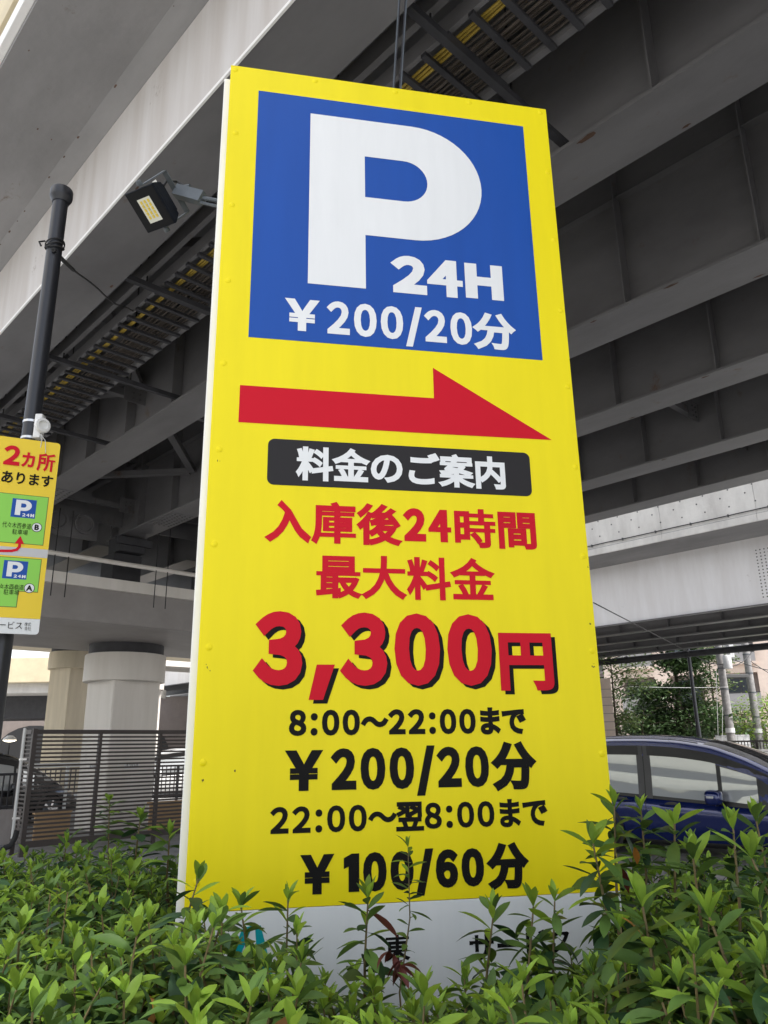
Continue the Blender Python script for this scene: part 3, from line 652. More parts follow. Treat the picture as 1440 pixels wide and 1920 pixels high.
# end diaphragm with two manholes
mb = MB()
for i in range(1, 5):
    a, b = NS[i] + .02, NS[i + 1] - .02; mb.box(((a + b) / 2, 15.05, 6.85), (b - a, .03, 1.5), MT['girder'])
mb.build('end_diaphragm', via)
mb = MB(); q = Matrix.Rotation(math.pi / 2, 3, 'X')
mb.box((5.55, 14.99, 6.0), (1.15, .05, .62), MT['girder'])
for dx in (-.25, .28): mb.lathe([(.17, 0), (.21, .0), (.21, .06), (.17, .06), (.15, .02), (.0001, .02)], MT['girder'], (5.55 + dx, 14.96, 6.0), 20, q)
mb.build('manhole_plate', via)
# rust patches along the flange edges
for n, d, s_ in ((4.20, 2.25, .10), (4.19, 2.6, .06), (4.63, 1.7, .05), (6.43, 2.75, .09), (6.90, 2.1, .07), (6.44, 3.6, .05), (8.55, 3.4, .07), (8.98, 4.6, .06), (4.64, 3.0, .05), (2.48, 6.3, .05), (2.05, 4.9, .04), (10.8, 5.1, .07)):
    mb = MB(); k = 11
    mb.add([(n + s_ * .28 * math.cos(q) * random.uniform(.4, 1), d + s_ * math.sin(q) * random.uniform(.4, 1), 5.7885) for q in np.linspace(0, 6.283, k, endpoint=False)], [tuple(range(k))], MT['rust']); mb.build('rust_patch', via)
# bearings on the cross-head
for n, w in [(2.27, .5)] + GN:
    mb = MB(); mb.box((n, 14.75, 5.62), (.55, .55, .32), MT['steel_dark'], bevel=.02); mb.box((n, 14.95, 5.12), (.6, .6, .66), MT['steel_dark'], bevel=.02); mb.box((n, 14.45, 5.66), (.75, .10, .14), MT['steel_dark']); mb.build('bearing', via)
# pier cross-head
XD0, XD1, XZ0, XZ1 = 14.3, 18.7, 3.95, 4.60
mb = MB(); mb.box((8.4, (XD0 + XD1) / 2, (XZ0 + XZ1) / 2), (11.6, XD1 - XD0, XZ1 - XZ0), MT['crosshead'], bevel=.02)
mb.box((8.4, (XD0 + XD1) / 2, 4.70), (11.7, XD1 - XD0 + .14, .22), MT['pier'], bevel=.01); mb.build('pier_crosshead', via)
mb = MB(); mb.tube([(3.0, 14.05, 5.10), (12.5, 14.05, 5.06)], .045, MT['pier'], 8)
for n in (5.0, 5.25, 7.0, 7.25, 9.0): mb.tube([(n, 14.03, 5.95), (n, 14.03, 4.3)], .010, MT['wire'], 6)
mb.build('drain_pipe', via)

def column(n, d, r, ztop, zcol, label, m, octo=.0):
    c = tag(empty('viaduct_column', tuple(NV * n + DV * d), VROT + octo), label, 'column', None)
    q = r * .86
    mb = MB(); k = .42
    q = r * .65; k = .955
    pl = [(-q, -q * k), (-q * k, -q), (q * k, -q), (q, -q * k), (q, q * k), (q * k, q), (-q * k, q), (-q, q * k)]
    mb.add([(a, b, 0) for a, b in pl] + [(a, b, zcol + .02) for a, b in pl], [(i, (i + 1) % 8, 8 + (i + 1) % 8, 8 + i) for i in range(8)] + [tuple(range(8, 16))], m); mb.build('shaft', c)
    mb = MB(); mb.lathe([(r * .8, zcol), (r * .99, zcol), (r, zcol + .01), (r, ztop - .02), (r * .985, ztop), (r * .8, ztop)], m, n=48); mb.build('collar', c)
    mb = MB(); mb.lathe([(r * .93, ztop), (r * .93, ztop + .24)], MT['steel_dark'], n=32); mb.build('gap_shade_ring', c)  # dark ring: shade of the gap above the collar, painted on
    return c
c1 = column(8.02, 17.25, .90, 3.72, 3.11, 'thick pale grey column with round steel collar, behind the slatted fence', MT['pier'], .10)
for (zq, nq) in ((1.55, 0),):
    mb = MB()
# white number plates stencilled on the shaft
def plate_on(c, ang, z, w, h, r, txt):
    mb = MB(); rot = Matrix.Rotation(ang, 3, 'Z')
    P = [rot @ Vector((a, -r, b)) for a, b in ((-w / 2, z - h / 2), (w / 2, z - h / 2), (w / 2, z + h / 2), (-w / 2, z + h / 2))]; mb.add(P, [(0, 1, 2, 3)], MT['plate'])
    items = line_layout(txt, gap=.06); x_all = np.concatenate([v[:, 0] for v, t in items])
    sc = w * .85 / (x_all.max() - x_all.min())
    for V, T in items:
        mb.add([rot @ Vector(((a - (x_all.max() + x_all.min()) / 2) * sc, -r - .004, z - h * .3 + b * h * .8)) for a, b in V], T, MT['black'])
    mb.build('number_plate', c)
plate_on(c1, 0.0, 1.30, .36, .13, .585 + .006, '4204')
plate_on(c1, -math.pi / 2, 1.30, .26, .12, .585 + .006, '4204')
column(9.85, 24.8, .80, 4.62, 4.1, 'cream concrete column with warm light in its colour, left of the round-collared column', MT['pier_warm'], .25)
column(16.2, 33.0, .95, 4.95, 4.2, 'distant pale column just left of the yellow sign', MT['pier'], .1)
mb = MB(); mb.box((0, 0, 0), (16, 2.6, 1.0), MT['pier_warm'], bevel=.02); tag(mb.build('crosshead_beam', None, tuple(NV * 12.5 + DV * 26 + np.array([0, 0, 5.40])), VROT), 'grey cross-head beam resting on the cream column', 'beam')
mb = MB(); mb.box((0, 0, 0), (10, 2.2, 1.4), MT['pier'], bevel=.02); tag(mb.build('crosshead_beam', None, tuple(NV * 18.5 + DV * 33.4 + np.array([0, 0, 5.95])), VROT), 'far cross-head beam over the distant pale column', 'beam')

# ------------------------------------------------------------------ cable rack hung under the deck
rk = tag(empty('cable_rack', (0, 0, 0), VROT), 'long steel cable rack with rungs and dark cables, slung under the deck', 'cable rack')
RZ = 6.0; RA, RB = -4.0, 14.0
for n in (2.955, 3.53): 
    mb = MB(); beam(mb, n, RA, RB, .035 if n < 3 else .05, RZ - .03, .13, MT['girder']); mb.build('side_rail', rk)
mb = MB(); beam(mb, 2.80, RA, RB, .05, RZ + .02, .16, MT['girder']); mb.build('outer_channel', rk)
d = RA + .1
while d < RB:
    mb = MB(); mb.box((3.24, d, RZ - .045), (.60, .042, .03), MT['steel_dark']); mb.build('rung', rk); d += .205
mb = MB()
for i in range(24):
    n = 3.15 + i * .0148; ph = random.uniform(0, 6); r = random.choice([.006, .007, .009])
    mb.tube([(n + .010 * math.sin(ph + q * 1.7), q, RZ + .005 + .006 * math.sin(ph * 2 + q * 2.3) + (.02 if i % 3 else 0)) for q in np.linspace(RA, RB, 40)], r, MT['cable_brown'], 5)
mb.build('cable_bundle', rk)
mb = MB()
for i in range(3): mb.tube([(3.055 + i * .016 + .012 * math.sin(q * 2.1 + i), q, RZ + .0 + .008 * math.sin(q * 3 + i)) for q in np.linspace(RA, RB, 60)], .011, MT['cable_yellow'], 6)
mb.build('yellow_cable', rk)
for d in (-3.4, -1.45, .5, 2.46, 4.35, 6.25, 8.3, 10.35, 12.3):
    mb = MB(); mb.box((3.42, d, RZ - .085), (1.75, .055, .055), MT['steel_dark'])
    for n in (2.80, 3.62): mb.tube([(n, d, RZ - .06), (n, d, 7.6)], .008, MT['wire'], 5)
    mb.build('hanger', rk)

# ------------------------------------------------------------------ second viaduct further right
v2 = tag(empty('lower_viaduct', (0, 0, 0), VROT), 'pale concrete and steel viaduct beyond the dark girders, right of the sign', 'viaduct')
pr2 = [(19.0, 6.72), (19.9, 6.60), (27.4, 6.60), (28.4, 6.72), (28.4, 6.95), (19.0, 6.95)]
mb = MB(); n_ = len(pr2); a0, a1 = -18, 48
T = __import__('mathutils').geometry.tessellate_polygon([[Vector((a, b, 0)) for a, b in pr2]])
for dd in (a0, a1): mb.add([(a, dd, b) for a, b in pr2], T, MT['concrete'])
mb.add([(a, a0, b) for a, b in pr2] + [(a, a1, b) for a, b in pr2], [(i, (i + 1) % n_, n_ + (i + 1) % n_, n_ + i) for i in range(n_)], MT['concrete']); mb.build('deck_slab', v2)
mb = MB(); d = a0
while d < a1:
    mb.box((19.09, d + 1.24, 7.42), (.18, 2.474, .96), MT['concrete_light'], bevel=.006); mb.box((19.06, d + 1.24, 6.83), (.20, 2.474, .19), MT['concrete_light'], bevel=.006); d += 2.48
mb.build('parapet', v2)
mb = MB(); d = a0
k = 0
while d < a1:
    for zz, off in ((7.26, 0), (7.52, .22), (7.70, .0)):
        q = Matrix.Rotation(-math.pi / 2, 3, 'Y'); mb.lathe([(.022, 0), (.020, .004), (.0001, .004)], MT['bolt'], (18.998, d + off + random.uniform(-.02, .02), zz), 8, q)
    d += .62
mb.build('tie_holes', v2)
mb = MB(); mb.tube([(18.965, q, 7.03 + .004 * math.sin(q * 3)) for q in np.linspace(a0, a1, 90)], .014, MT['wire'], 6)
for d in np.arange(a0, a1, .98): mb.box((18.98, d, 7.03), (.05, .03, .07), MT['bolt'])
mb.build('conduit', v2)
for i, n in enumerate((20.0, 21.9, 23.75, 25.6, 27.2)):
    m = MT['fascia_far'] if i == 0 else MT['girder']
    mb = MB(); beam(mb, n, a0, a1, .03, 4.90, 1.72, m); w_ = mb.build('girder_web', v2)
    mb = MB(); beam(mb, n, a0, a1, .30 if i else .12, 4.86, .035, MT['girder']); mb.build('bottom_flange', w_)
    mb = MB(); d = a0
    while d < a1:
        if i and 3 < d < 30: mb = MB(); mb.box((n - .09, d, 5.75), (.15, .02, 1.66), MT['girder']); mb.build('stiffener', w_)
        d += 1.6
sp_d = dnz(at_n(1432, 1060, 20.0))[1 - 1]
mb = MB(); mb.box((19.977, sp_d - .15, 5.66), (.012, .70, 1.34), MT['fascia_far'])
for i in range(6):
    for j in range(15): mb.box((19.968, sp_d + .12 - i * .10, 5.06 + j * .086), (.012, .030, .030), MT['bolt'])
mb.build('splice_plate', v2)
for k in range(4):
    d = 2 + k * 8; mb = MB(); mb.bar((20, d, 5.2), (21.9, d, 5.2), .08, .08, MT['girder']); mb.bar((21.9, d, 5.2), (23.75, d, 5.2), .08, .08, MT['girder']); mb.bar((23.75, d, 5.2), (25.6, d, 5.2), .08, .08, MT['girder']); mb.build('cross_frame', v2)
mb = MB(); mb.tube([(27.7, a0, 4.72), (27.7, a1, 4.72)], .12, MT['steel_dark'], 10)
for d in np.arange(a0, a1, 2.4): mb.lathe([(.145, -.05), (.145, .05)], MT['steel_dark'], (27.7, d, 4.72), 10, Matrix.Rotation(math.pi / 2, 3, 'X')); mb.tube([(27.7, d, 4.8), (27.7, d, 6.6)], .015, MT['steel_dark'], 5)
mb.build('drain_pipe', v2)

# ------------------------------------------------------------------ left: slatted fence, low walls, railing
FD = 13.8
def fn(x, y, d=FD): return dnz(at_d(x, y, d))
nL, zt_ = fn(66, 1368)[1], fn(66, 1368)[2]
nR = nL + 6.2; zbm = .16
fc = tag(empty('slatted_fence', tuple(NV * nL + DV * FD), VROT), 'dark brown horizontal slat fence in front of the thick column', 'fence')
pitch = .0655
mb = MB(); z = zbm + .12
while z < zt_ - .07:
    mb.box(((nR - nL) / 2, 0, z), (nR - nL, .018, .031), MT['fence_brown']); z += pitch
mb.build('slats', fc)
mb = MB(); mb.box(((nR - nL) / 2, 0, zt_ - .035), (nR - nL, .05, .07), MT['fence_brown']); mb.build('top_rail', fc)
mb = MB(); mb.box(((nR - nL) / 2, 0, zbm + .02), (nR - nL, .05, .10), MT['fence_brown']); mb.build('bottom_rail', fc)
for k in range(6):
    mb = MB(); mb.box((k * 1.155, .035 if k else 0, zt_ / 2), (.075 if k == 0 else .055, .07, zt_ + (.0 if k else .03)), MT['fence_brown']); mb.build('post', fc)
mb = MB(); z = zbm + .12
while z < zt_ - .07:
    mb.box((-.02, .20, z), (.018, .34, .026), MT['fence_brown']); z += pitch
mb.box((-.02, .20, zt_ - .035), (.05, .34, .07), MT['fence_brown']); mb.box((-.02, .40, zt_ / 2), (.07, .07, zt_), MT['fence_brown']); mb.build('side_slats', fc)
cp = tag(empty('conduit_pipe', tuple(NV * (nL - .20) + DV * (FD - .1)), VROT), 'thin white conduit standing beside the slatted fence, black bend at its foot', 'pipe')
mb = MB(); mb.tube([(0, 0, .30), (0, 0, zt_ + .02)], .026, MT['pipe_white'], 10); mb.build('upright', cp)
mb = MB(); mb.tube([(.05, -.02, .42), (.03, -.02, .30), (-.02, -.02, .20), (-.10, -.02, .17), (-.17, -.02, .13), (-.20, -.02, .02)], .045, MT['rubber'], 10); mb.build('bend', cp)
mb = MB()
for z in (.6, 1.5): mb = MB(); mb.box((.02, 0, z), (.10, .06, .03), MT['steel_band']); mb.build('clip', cp)
# plywood hoardings behind the fence
for (x0, x1, yt, lab) in ((66, 132, 1527, 'plywood board panel behind the slats at the fence corner'), (281, 372, 1508, 'plywood board panel right of the thick column')):
    a = fn(x0, yt, 15.2); b = fn(x1, yt, 15.2); mb = MB(); mb.box((0, 0, a[2] / 2), (b[1] - a[1], .05, a[2]), MT['wood'], bevel=.003); mb.box((0, .03, a[2] + .02), (b[1] - a[1] + .04, .12, .04), MT['wood'])
    tag(mb.build('plywood_panel', None, tuple(NV * (a[1] + b[1]) / 2 + DV * 15.2), VROT), lab, 'panel')
# low concrete wall and its black railing
def rail_run(n0, n1, d, zlo, zhi, label, sp=.11):
    r_ = tag(empty('black_railing', tuple(NV * n0 + DV * d), VROT), label, 'railing')
    mb = MB(); L = n1 - n0; k = 0.0
    while k < L: mb.box((k, 0, (zlo + zhi) / 2), (.022, .022, zhi - zlo), MT['pole_black']); k += sp
    mb.build('balusters', r_)
    for z in (zlo + .06, zhi): 
        mb = MB(); mb.box((L / 2, 0, z), (L, .05, .045), MT['pole_black']); mb.build('rail', r_)
    k = 0.0
    while k < L: 
        mb = MB(); mb.box((k, 0, zhi / 2), (.06, .06, zhi), MT['pole_black']); mb.build('post', r_); k += 2.0
    return r_
wd = 15.9
a = fn(-60, 1522, wd); b = fn(36, 1522, wd)
mb = MB(); mb.box((0, 0, a[2] / 2), (b[1] - a[1], .25, a[2]), MT['low_wall'], bevel=.015); tag(mb.build('low_wall', None, tuple(NV * (a[1] + b[1]) / 2 + DV * wd), VROT), 'stained low concrete wall left of the slatted fence', 'wall')
rail_run(a[1], b[1], wd + .02, a[2] - .02, fn(10, 1452, wd)[2], 'black bar railing on the stained low wall')
rd = 21.0
ra = fn(60, 1500, rd)[1]
rail_run(ra, ra + 9, rd, .35, fn(100, 1442, rd)[2], 'black bar railing behind the slats and columns', .13)
wr = tag(empty('white_handrail', tuple(NV * fn(-40, 1436, 19.5)[1] + DV * 19.5), VROT), 'long white horizontal handrail behind the slatted fence', 'handrail')
zz = fn(60, 1436, 19.5)[2]; L = fn(152, 1436, 19.5)[1] - fn(-40, 1436, 19.5)[1]
mb = MB(); mb.box((L / 2, 0, zz), (L, .06, .10), MT['white_plastic'], bevel=.01); mb.build('rail', wr)
for k in (0.4, L - .3): mb = MB(); mb.box((k, .05, zz / 2), (.06, .06, zz), MT['white_plastic']); mb.build('post', wr)
# street lamp with a lit dish
lp = at_y(18, 1388, 24.0); sl = tag(empty('street_lamp', (lp[0], lp[1], 0)), 'small street lamp with a glowing dish shade, far left by the columns', 'street lamp')
mb = MB(); mb.tube([(0, 0, 0), (0, 0, lp[2] + .05)], .03, MT['pole_black'], 8); mb.build('pole', sl)
mb = MB(); mb.lathe([(.0001, .14), (.08, .13), (.17, .06), (.20, 0)], MT['white_plastic'], (0, 0, lp[2]), 20); mb.build('shade', sl)
mb = MB(); mb.lathe([(.0001, -.05), (.12, -.03), (.185, .0), (.15, .03)], MT['lamp_glow'], (0, 0, lp[2] - .005), 20); mb.build('bulb', sl)
# far overpass with sunlit parapet, and the dark block under it
def pbox(name, x0, x1, y0, y1, Y, depth, m, label, cat, zmin=None):
    a = at_y(x0, (y0 + y1) / 2, Y); b = at_y(x1, (y0 + y1) / 2, Y); zt = at_y((x0 + x1) / 2, y0, Y)[2]; zb = at_y((x0 + x1) / 2, y1, Y)[2] if zmin is None else zmin
    mb = MB(); mb.box(((a[0] + b[0]) / 2, Y + depth / 2, (zt + zb) / 2), (b[0] - a[0], depth, zt - zb), m, bevel=.03)
    return mb, label, cat, name
ov = tag(empty('far_overpass', (0, 0, 0)), 'sunlit cream concrete overpass far left behind the columns', 'overpass')
a = at_y(-260, 1258, 34); b = at_y(74, 1258, 34); ztp, zpb, zgb = at_y(30, 1233, 34)[2], at_y(30, 1280, 34)[2], at_y(30, 1299, 34)[2]
mb = MB(); mb.box(((a[0] + b[0]) / 2, 34.2, (ztp + zpb) / 2), (b[0] - a[0] + 8, .4, ztp - zpb), MT['cream'], bevel=.03); mb.build('parapet', ov)
mb = MB(); mb.box(((a[0] + b[0]) / 2, 37.0, (zpb + zgb) / 2 - .0), (b[0] - a[0] + 8, 5.4, zpb - zgb - .01), MT['concrete_light'], bevel=.02); mb.build('girder', ov)
mb = MB(); mb.box(((a[0] + b[0]) / 2 - 2, 37.5, zgb - .5), (b[0] - a[0] + 5, 3.0, .98), MT['steel_dark']); mb.build('underframe', ov)
sb = tag(empty('striped_building', tuple(NV * -19 + DV * 22), VROT + math.pi / 2), 'pale building with grey bands across the street, mirrored in the blue minivan', 'building')
mb = MB(); mb.box((0, 4, 4.5), (46, 8, 9), MT['striped_pale']); mb.build('wall', sb)
for k in range(4): mb = MB(); mb.box((0, -.02, 1.6 + k * 2.0), (45, .10, .95), MT['striped_dark']); mb.build('window_band', sb)
fb = tag(empty('dark_garage', (0, 0, 0)), 'dim grey garage building under the far overpass', 'building')
mb = MB(); mb.box((-15.5, 45.5, 2.2), (22, 6, 4.4), MT['recess']); mb.build('wall', fb)
for k in range(4):
    mb = MB(); cx = -24 + k * 5.2; mb.prism([(cx - 2, 0), (cx + 2, 0), (cx + 2, 1.6)] + [(cx + 2 * math.cos(q), 1.6 + 1.4 * math.sin(q)) for q in np.linspace(.2, 2.94, 10)] + [(cx - 2, 1.6)], 42.46, 42.49, MT['frame_dark']); mb.build('arch_shade_panel', fb)  # flat dark panel; the shade inside the arch is its colour

# ------------------------------------------------------------------ cars
CST = [  # x, belt z, roof-edge z, roof z, width factor, edge half-width
    (2.55, .50, .52, .53, .62, .45), (2.44, .58, .62, .635, .80, .52), (2.15, .63, .74, .77, .93, .60), (1.95, .645, .84, .875, .965, .66), (1.75, .66, .93, .98, .985, .70),
    (1.4, .675, 1.14, 1.20, 1.0, .735), (1.0, .70, 1.35, 1.415, 1.0, .745), (.5, .735, 1.535, 1.605, 1.0, .745), (0, .765, 1.62, 1.695, 1.0, .745), (-.53, .80, 1.655, 1.735, 1.0, .745), (-1.1, .835, 1.66, 1.74, 1.0, .745),
    (-1.6, .86, 1.635, 1.715, .995, .735), (-2.0, .875, 1.56, 1.63, .98, .72), (-2.2, .87, 1.32, 1.38, .96, .70), (-2.30, .82, .92, .95, .93, .66), (-2.36, .60, .62, .63, .87, .55)]
_cx = np.array([c[0] for c in CST][::-1])
def _ci(k, x): return float(np.interp(x, _cx, np.array([c[k] for c in CST][::-1])))
def _sm(k, x): return sum(_ci(k, x + q) * w for q, w in ((-.12, .2), (0, .6), (.12, .2))) if -2.25 < x < 2.4 else _ci(k, x)
def car_sec(x):
    b, e, r, w, ew = (_sm(k, x) for k in (1, 2, 3, 4, 5))
    return [(.78 * w, .22), (.845 * w, .34), (.862 * w, .46), (.858 * w, .70 * min(1, b / .95)), (.872 * w, b - .13), (.838 * w, b - .015), (.815 * w, b + .005),
            (.815 * w + (ew - .815 * w) * .55, b + (e - b) * .5 + .012 * min(1, (e - b) * 3)), (ew + .028, e - .035 * min(1, (e - b) * 3)), (ew - .03, e + .012), (ew * .55, r - .012), (0, r)]
def car_pt(x, t):        # t along the section rows 0..11
    s = car_sec(x); i = min(int(t), len(s) - 2); f = t - i
    return (x, s[i][0] + (s[i + 1][0] - s[i][0]) * f, s[i][1] + (s[i + 1][1] - s[i][1]) * f)
def pane_pt(x, f, off, side):   # f: 0 at the belt, 1 at the roof edge
    s = car_sec(x); a, m_, b = s[6], s[7], s[8]
    q = (1 - f) ** 2; w = f * f; mm = 2 * f * (1 - f)
    cy = 2 * m_[0] - .5 * (a[0] + b[0]); cz = 2 * m_[1] - .5 * (a[1] + b[1])
    return (x, side * (a[0] * q + cy * mm + b[0] * w + off), a[1] * q + cz * mm + b[1] * w)
def make_car(name, loc, heading, paint, label, detail=True):
    car = tag(empty(name, loc, heading), label, 'car')
    xs = np.concatenate([np.linspace(-2.36, -2.0, 9), np.linspace(-1.9, 2.1, 44), np.linspace(2.18, 2.55, 8)])
    mb = MB(); vs = []; R_ = 12
    for x in xs:
        s = car_sec(x); vs += [(x, q[0], q[1]) for q in s] + [(x, -q[0], q[1]) for q in s[::-1][1:]]
    n = 2 * R_ - 1; fs = []
    for i in range(len(xs) - 1):
        for k in range(n - 1): fs.append((i * n + k, i * n + k + 1, (i + 1) * n + k + 1, (i + 1) * n + k))
    fs.append(tuple(range(n))); fs.append(tuple(range((len(xs) - 1) * n, len(xs) * n))); mb.add(vs, fs, paint, True)
    body = mb.build('body', car)
    mb = MB(); mb.box((0, 0, .27), (4.2, 1.45, .26), MT['trim'], bevel=.05); mb.build('underbody', car)
    def strip(nm, x0, x1, f0, f1, off, m, side, top=None, par=car, nx=14, nf=5):
        mb = MB(); vs = []
        for i in range(nx + 1):
            for j in range(nf + 1):
                x = x0 + (x1 - x0) * i / nx; f = f0 + (f1 - f0) * j / nf
                vs.append(pane_pt(x, f, off, side))
        mb.add(vs, [(i * (nf + 1) + j, i * (nf + 1) + j + 1, (i + 1) * (nf + 1) + j + 1, (i + 1) * (nf + 1) + j) for i in range(nx) for j in range(nf)], m, True)
        return mb.build(nm, par)
    for side in (1, -1):
        strip('window_surround', -1.95, 1.60, .0, .93, .004, MT['trim'], side)
        wr_ = strip('rear_door_window', -1.62, -.64, .05, .74, .008, MT['glass'], side)
        wf = strip('front_door_window', -.42, .56, .05, .74, .008, MT['glass'], side)
        strip('quarter_window', .62, 1.10, .08, .70, .008, MT['glass'], side)
        strip('rear_quarter_window', -1.90, -1.70, .1, .72, .008, MT['glass'], side)
        strip('door_visor', -1.62, -.60, .74, .93, .016, MT['trim'], side, par=wr_); strip('door_visor', -.46, .72, .74, .93, .016, MT['trim'], side, par=wf)
        strip('middle_pillar', -.64, -.54, .0, .93, .010, MT['trim_grey'], side, nx=2); strip('middle_pillar', -.525, -.42, .0, .93, .010, MT['trim_grey'], side, nx=2)
        # door shut lines
        for x0, in ((1.48,), (-.53,), (-1.90,)):
            mb = MB(); mb.tube([(car_pt(x0, t)[0], side * (car_pt(x0, t)[1] + .001), car_pt(x0, t)[2]) for t in np.linspace(1.2, 5.9, 16)], .004, MT['trim'], 5); mb.build('door_seam', car)
        for x0 in (-.12, -.92):
            sp = car_pt(x0, 4.55); mb = MB()
            mb.lathe([(.0001, .004), (.05, .003), (.06, .0)], MT['trim'], (0, 0, 0), 18, None)
            V_ = [(x0 + v[0] * 2.1, side * (sp[1] + .002 + v[2]), sp[2] + v[1] * 1.0) for v in mb.v]; mb.v = V_
            pth = [(x0 + u, side * (sp[1] + .006 + .034 * math.sin(math.pi * min(1, max(0, (u + .18) / .36)))), sp[2] + .004) for u in np.linspace(-.19, .19, 12)]
            mb.tube(pth, [.010] + [.014] * 10 + [.010], paint, 8); mb.build('door_handle', car)
        # mirror
        mp_ = car_pt(.50, 6.0); mir = MB()
        cx, cy, cz = .52, side * (mp_[1] + .17), mp_[2] + .11
        bm = bmesh.new(); bmesh.ops.create_uvsphere(bm, u_segments=20, v_segments=12, radius=1.0)
        sq_ = lambda u, e=.55: math.copysign(abs(u) ** e, u)
        P = [(cx + sq_(v.co.x, .8) * (.15 if v.co.x > 0 else .08), cy + sq_(v.co.y) * .125, cz + sq_(v.co.z) * .105 - .012 * v.co.y * side) for v in bm.verts]; Fc = [[v.index for v in f.verts] for f in bm.faces]; bm.free()
        mir.add(P, Fc, paint, True); mir.tube([(cx + .01, side * (mp_[1] - .02), mp_[2] + .0), (cx, cy - side * .03, cz - .05)], [.035, .030], MT['trim'], 8); mo = mir.build('side_mirror', car)
        mb = MB(); mb.box((cx + .02, cy + side * .118, cz + .01), (.10, .03, .03), MT['lamp_clear'], bevel=.008); mb.build('indicator', mo)
    # windscreen, rear window, roof seams
    def top_patch(nm, x0, x1, t0, m, off):
        mb = MB(); vs = []; nx, nf = 12, 8
        for i in range(nx + 1):
            x = x0 + (x1 - x0) * i / nx; s = car_sec(x)
            for j in range(nf + 1):
                u = -1 + 2 * j / nf; e = s[9][0] * t0; z = s[11][1] + (s[9][1] - s[11][1]) * abs(u) ** 2.2; vs.append((x, u * e, z + off))
        mb.add(vs, [(i * (nf + 1) + j, i * (nf + 1) + j + 1, (i + 1) * (nf + 1) + j + 1, (i + 1) * (nf + 1) + j) for i in range(nx) for j in range(nf)], m, True); return mb.build(nm, car)
    top_patch('windscreen', 1.72, .38, .93, MT['windscreen'], .010); top_patch('rear_window', -2.05, -2.22, .86, MT['windscreen'], .012)
    for side in (1, -1):
        mb = MB(); mb.tube([(x, side * (car_sec(x)[9][0] - .045), car_sec(x)[9][1] + .010) for x in np.linspace(-1.9, .3, 18)], .009, MT['trim'], 6); mb.build('roof_moulding', car)
    # wheels
    for x in (1.55, -1.30):
        for side in (1, -1):
            w = MB(); q = Matrix.Rotation(math.pi / 2, 3, 'X')
            mb = MB(); mb.lathe([(.335, -.0), (.385, .0), (.385, .02), (.335, .02)], MT['trim'], (x, side * .855, .33), 28, q); mb.build('wheel_arch', car)
            mb = MB(); mb.lathe([(.20, -.10), (.29, -.105), (.32, -.08), (.325, 0), (.32, .08), (.29, .105), (.20, .10)], MT['rubber'], (x, side * .775, .325), 28, q); wh = mb.build('wheel', car)
            mb = MB(); mb.lathe([(.0001, .0), (.20, .0), (.205, .03), (.205, -.03)], MT['fl_steel'], (x, side * .865, .325), 20, q)
            for k in range(5):
                a = k * 2 * math.pi / 5; mb.bar((x, side * .868, .325), (x + .19 * math.cos(a), side * .868, .325 + .19 * math.sin(a)), .05, .02, MT['chrome'], (0, 1, 0))
            mb.build('rim', wh)
    for side in (1, -1):
        mb = MB(); mb.box((-2.20, side * .64, .84), (.16, .18, .30), MT['lamp_red'], bevel=.03); mb.build('tail_lamp', car)
        mb = MB(); mb.box((2.36, side * .58, .56), (.22, .34, .11), MT['lamp_clear'], bevel=.03); mb.build('headlamp', car)
    mb = MB(); mb.box((2.54, 0, .42), (.05, .7, .12), MT['trim'], bevel=.02); mb.build('grille', car)
    for x in (2.57, -2.37): mb = MB(); mb.box((x, 0, .40 if x > 0 else .60), (.02, .33, .165), MT['plate'], bevel=.004); mb.build('number_plate', car)
    return car
HEAD = rad(48)                                       # the blue car's nose points this far right of the way to the camera
hv = np.array([math.sin(HEAD), -math.cos(HEAD), 0]); side_v = np.array([-hv[1], hv[0], 0])   # car's left
YB = 12.5
Bp = at_y(1210, 1480, YB)                            # middle pillar at the belt
CS = 1.0
cl_ = Bp - hv * (-.53 * CS) + side_v * (.815 * CS); cl_[2] = .0
bc = make_car('parked_car', tuple(cl_), math.atan2(hv[1], hv[0]), MT['car_blue'], 'dark blue minivan parked under the viaduct, right of the yellow sign')
bc.scale = (CS, CS, CS)
q = at_y(1500, 1440, 17.5); make_car('parked_car', (q[0], q[1], 0), math.atan2(-.62, .78), MT['car_silver'], 'silver car behind the blue minivan, at the right edge of the photo').scale = (1, 1, .83)
q = fn(322, 1500, 27); pz_ = NV * q[1] + DV * 27; make_car('parked_car', (pz_[0], pz_[1], 0), VROT + 2.7, MT['car_white'], 'white car seen through the slatted fence just left of the sign')
q = fn(-62, 1500, 20); pz_ = NV * q[1] + DV * 20; make_car('parked_car', (pz_[0], pz_[1], 0), VROT + .25, MT['car_dark'], 'black car behind the bar railing at the left edge')

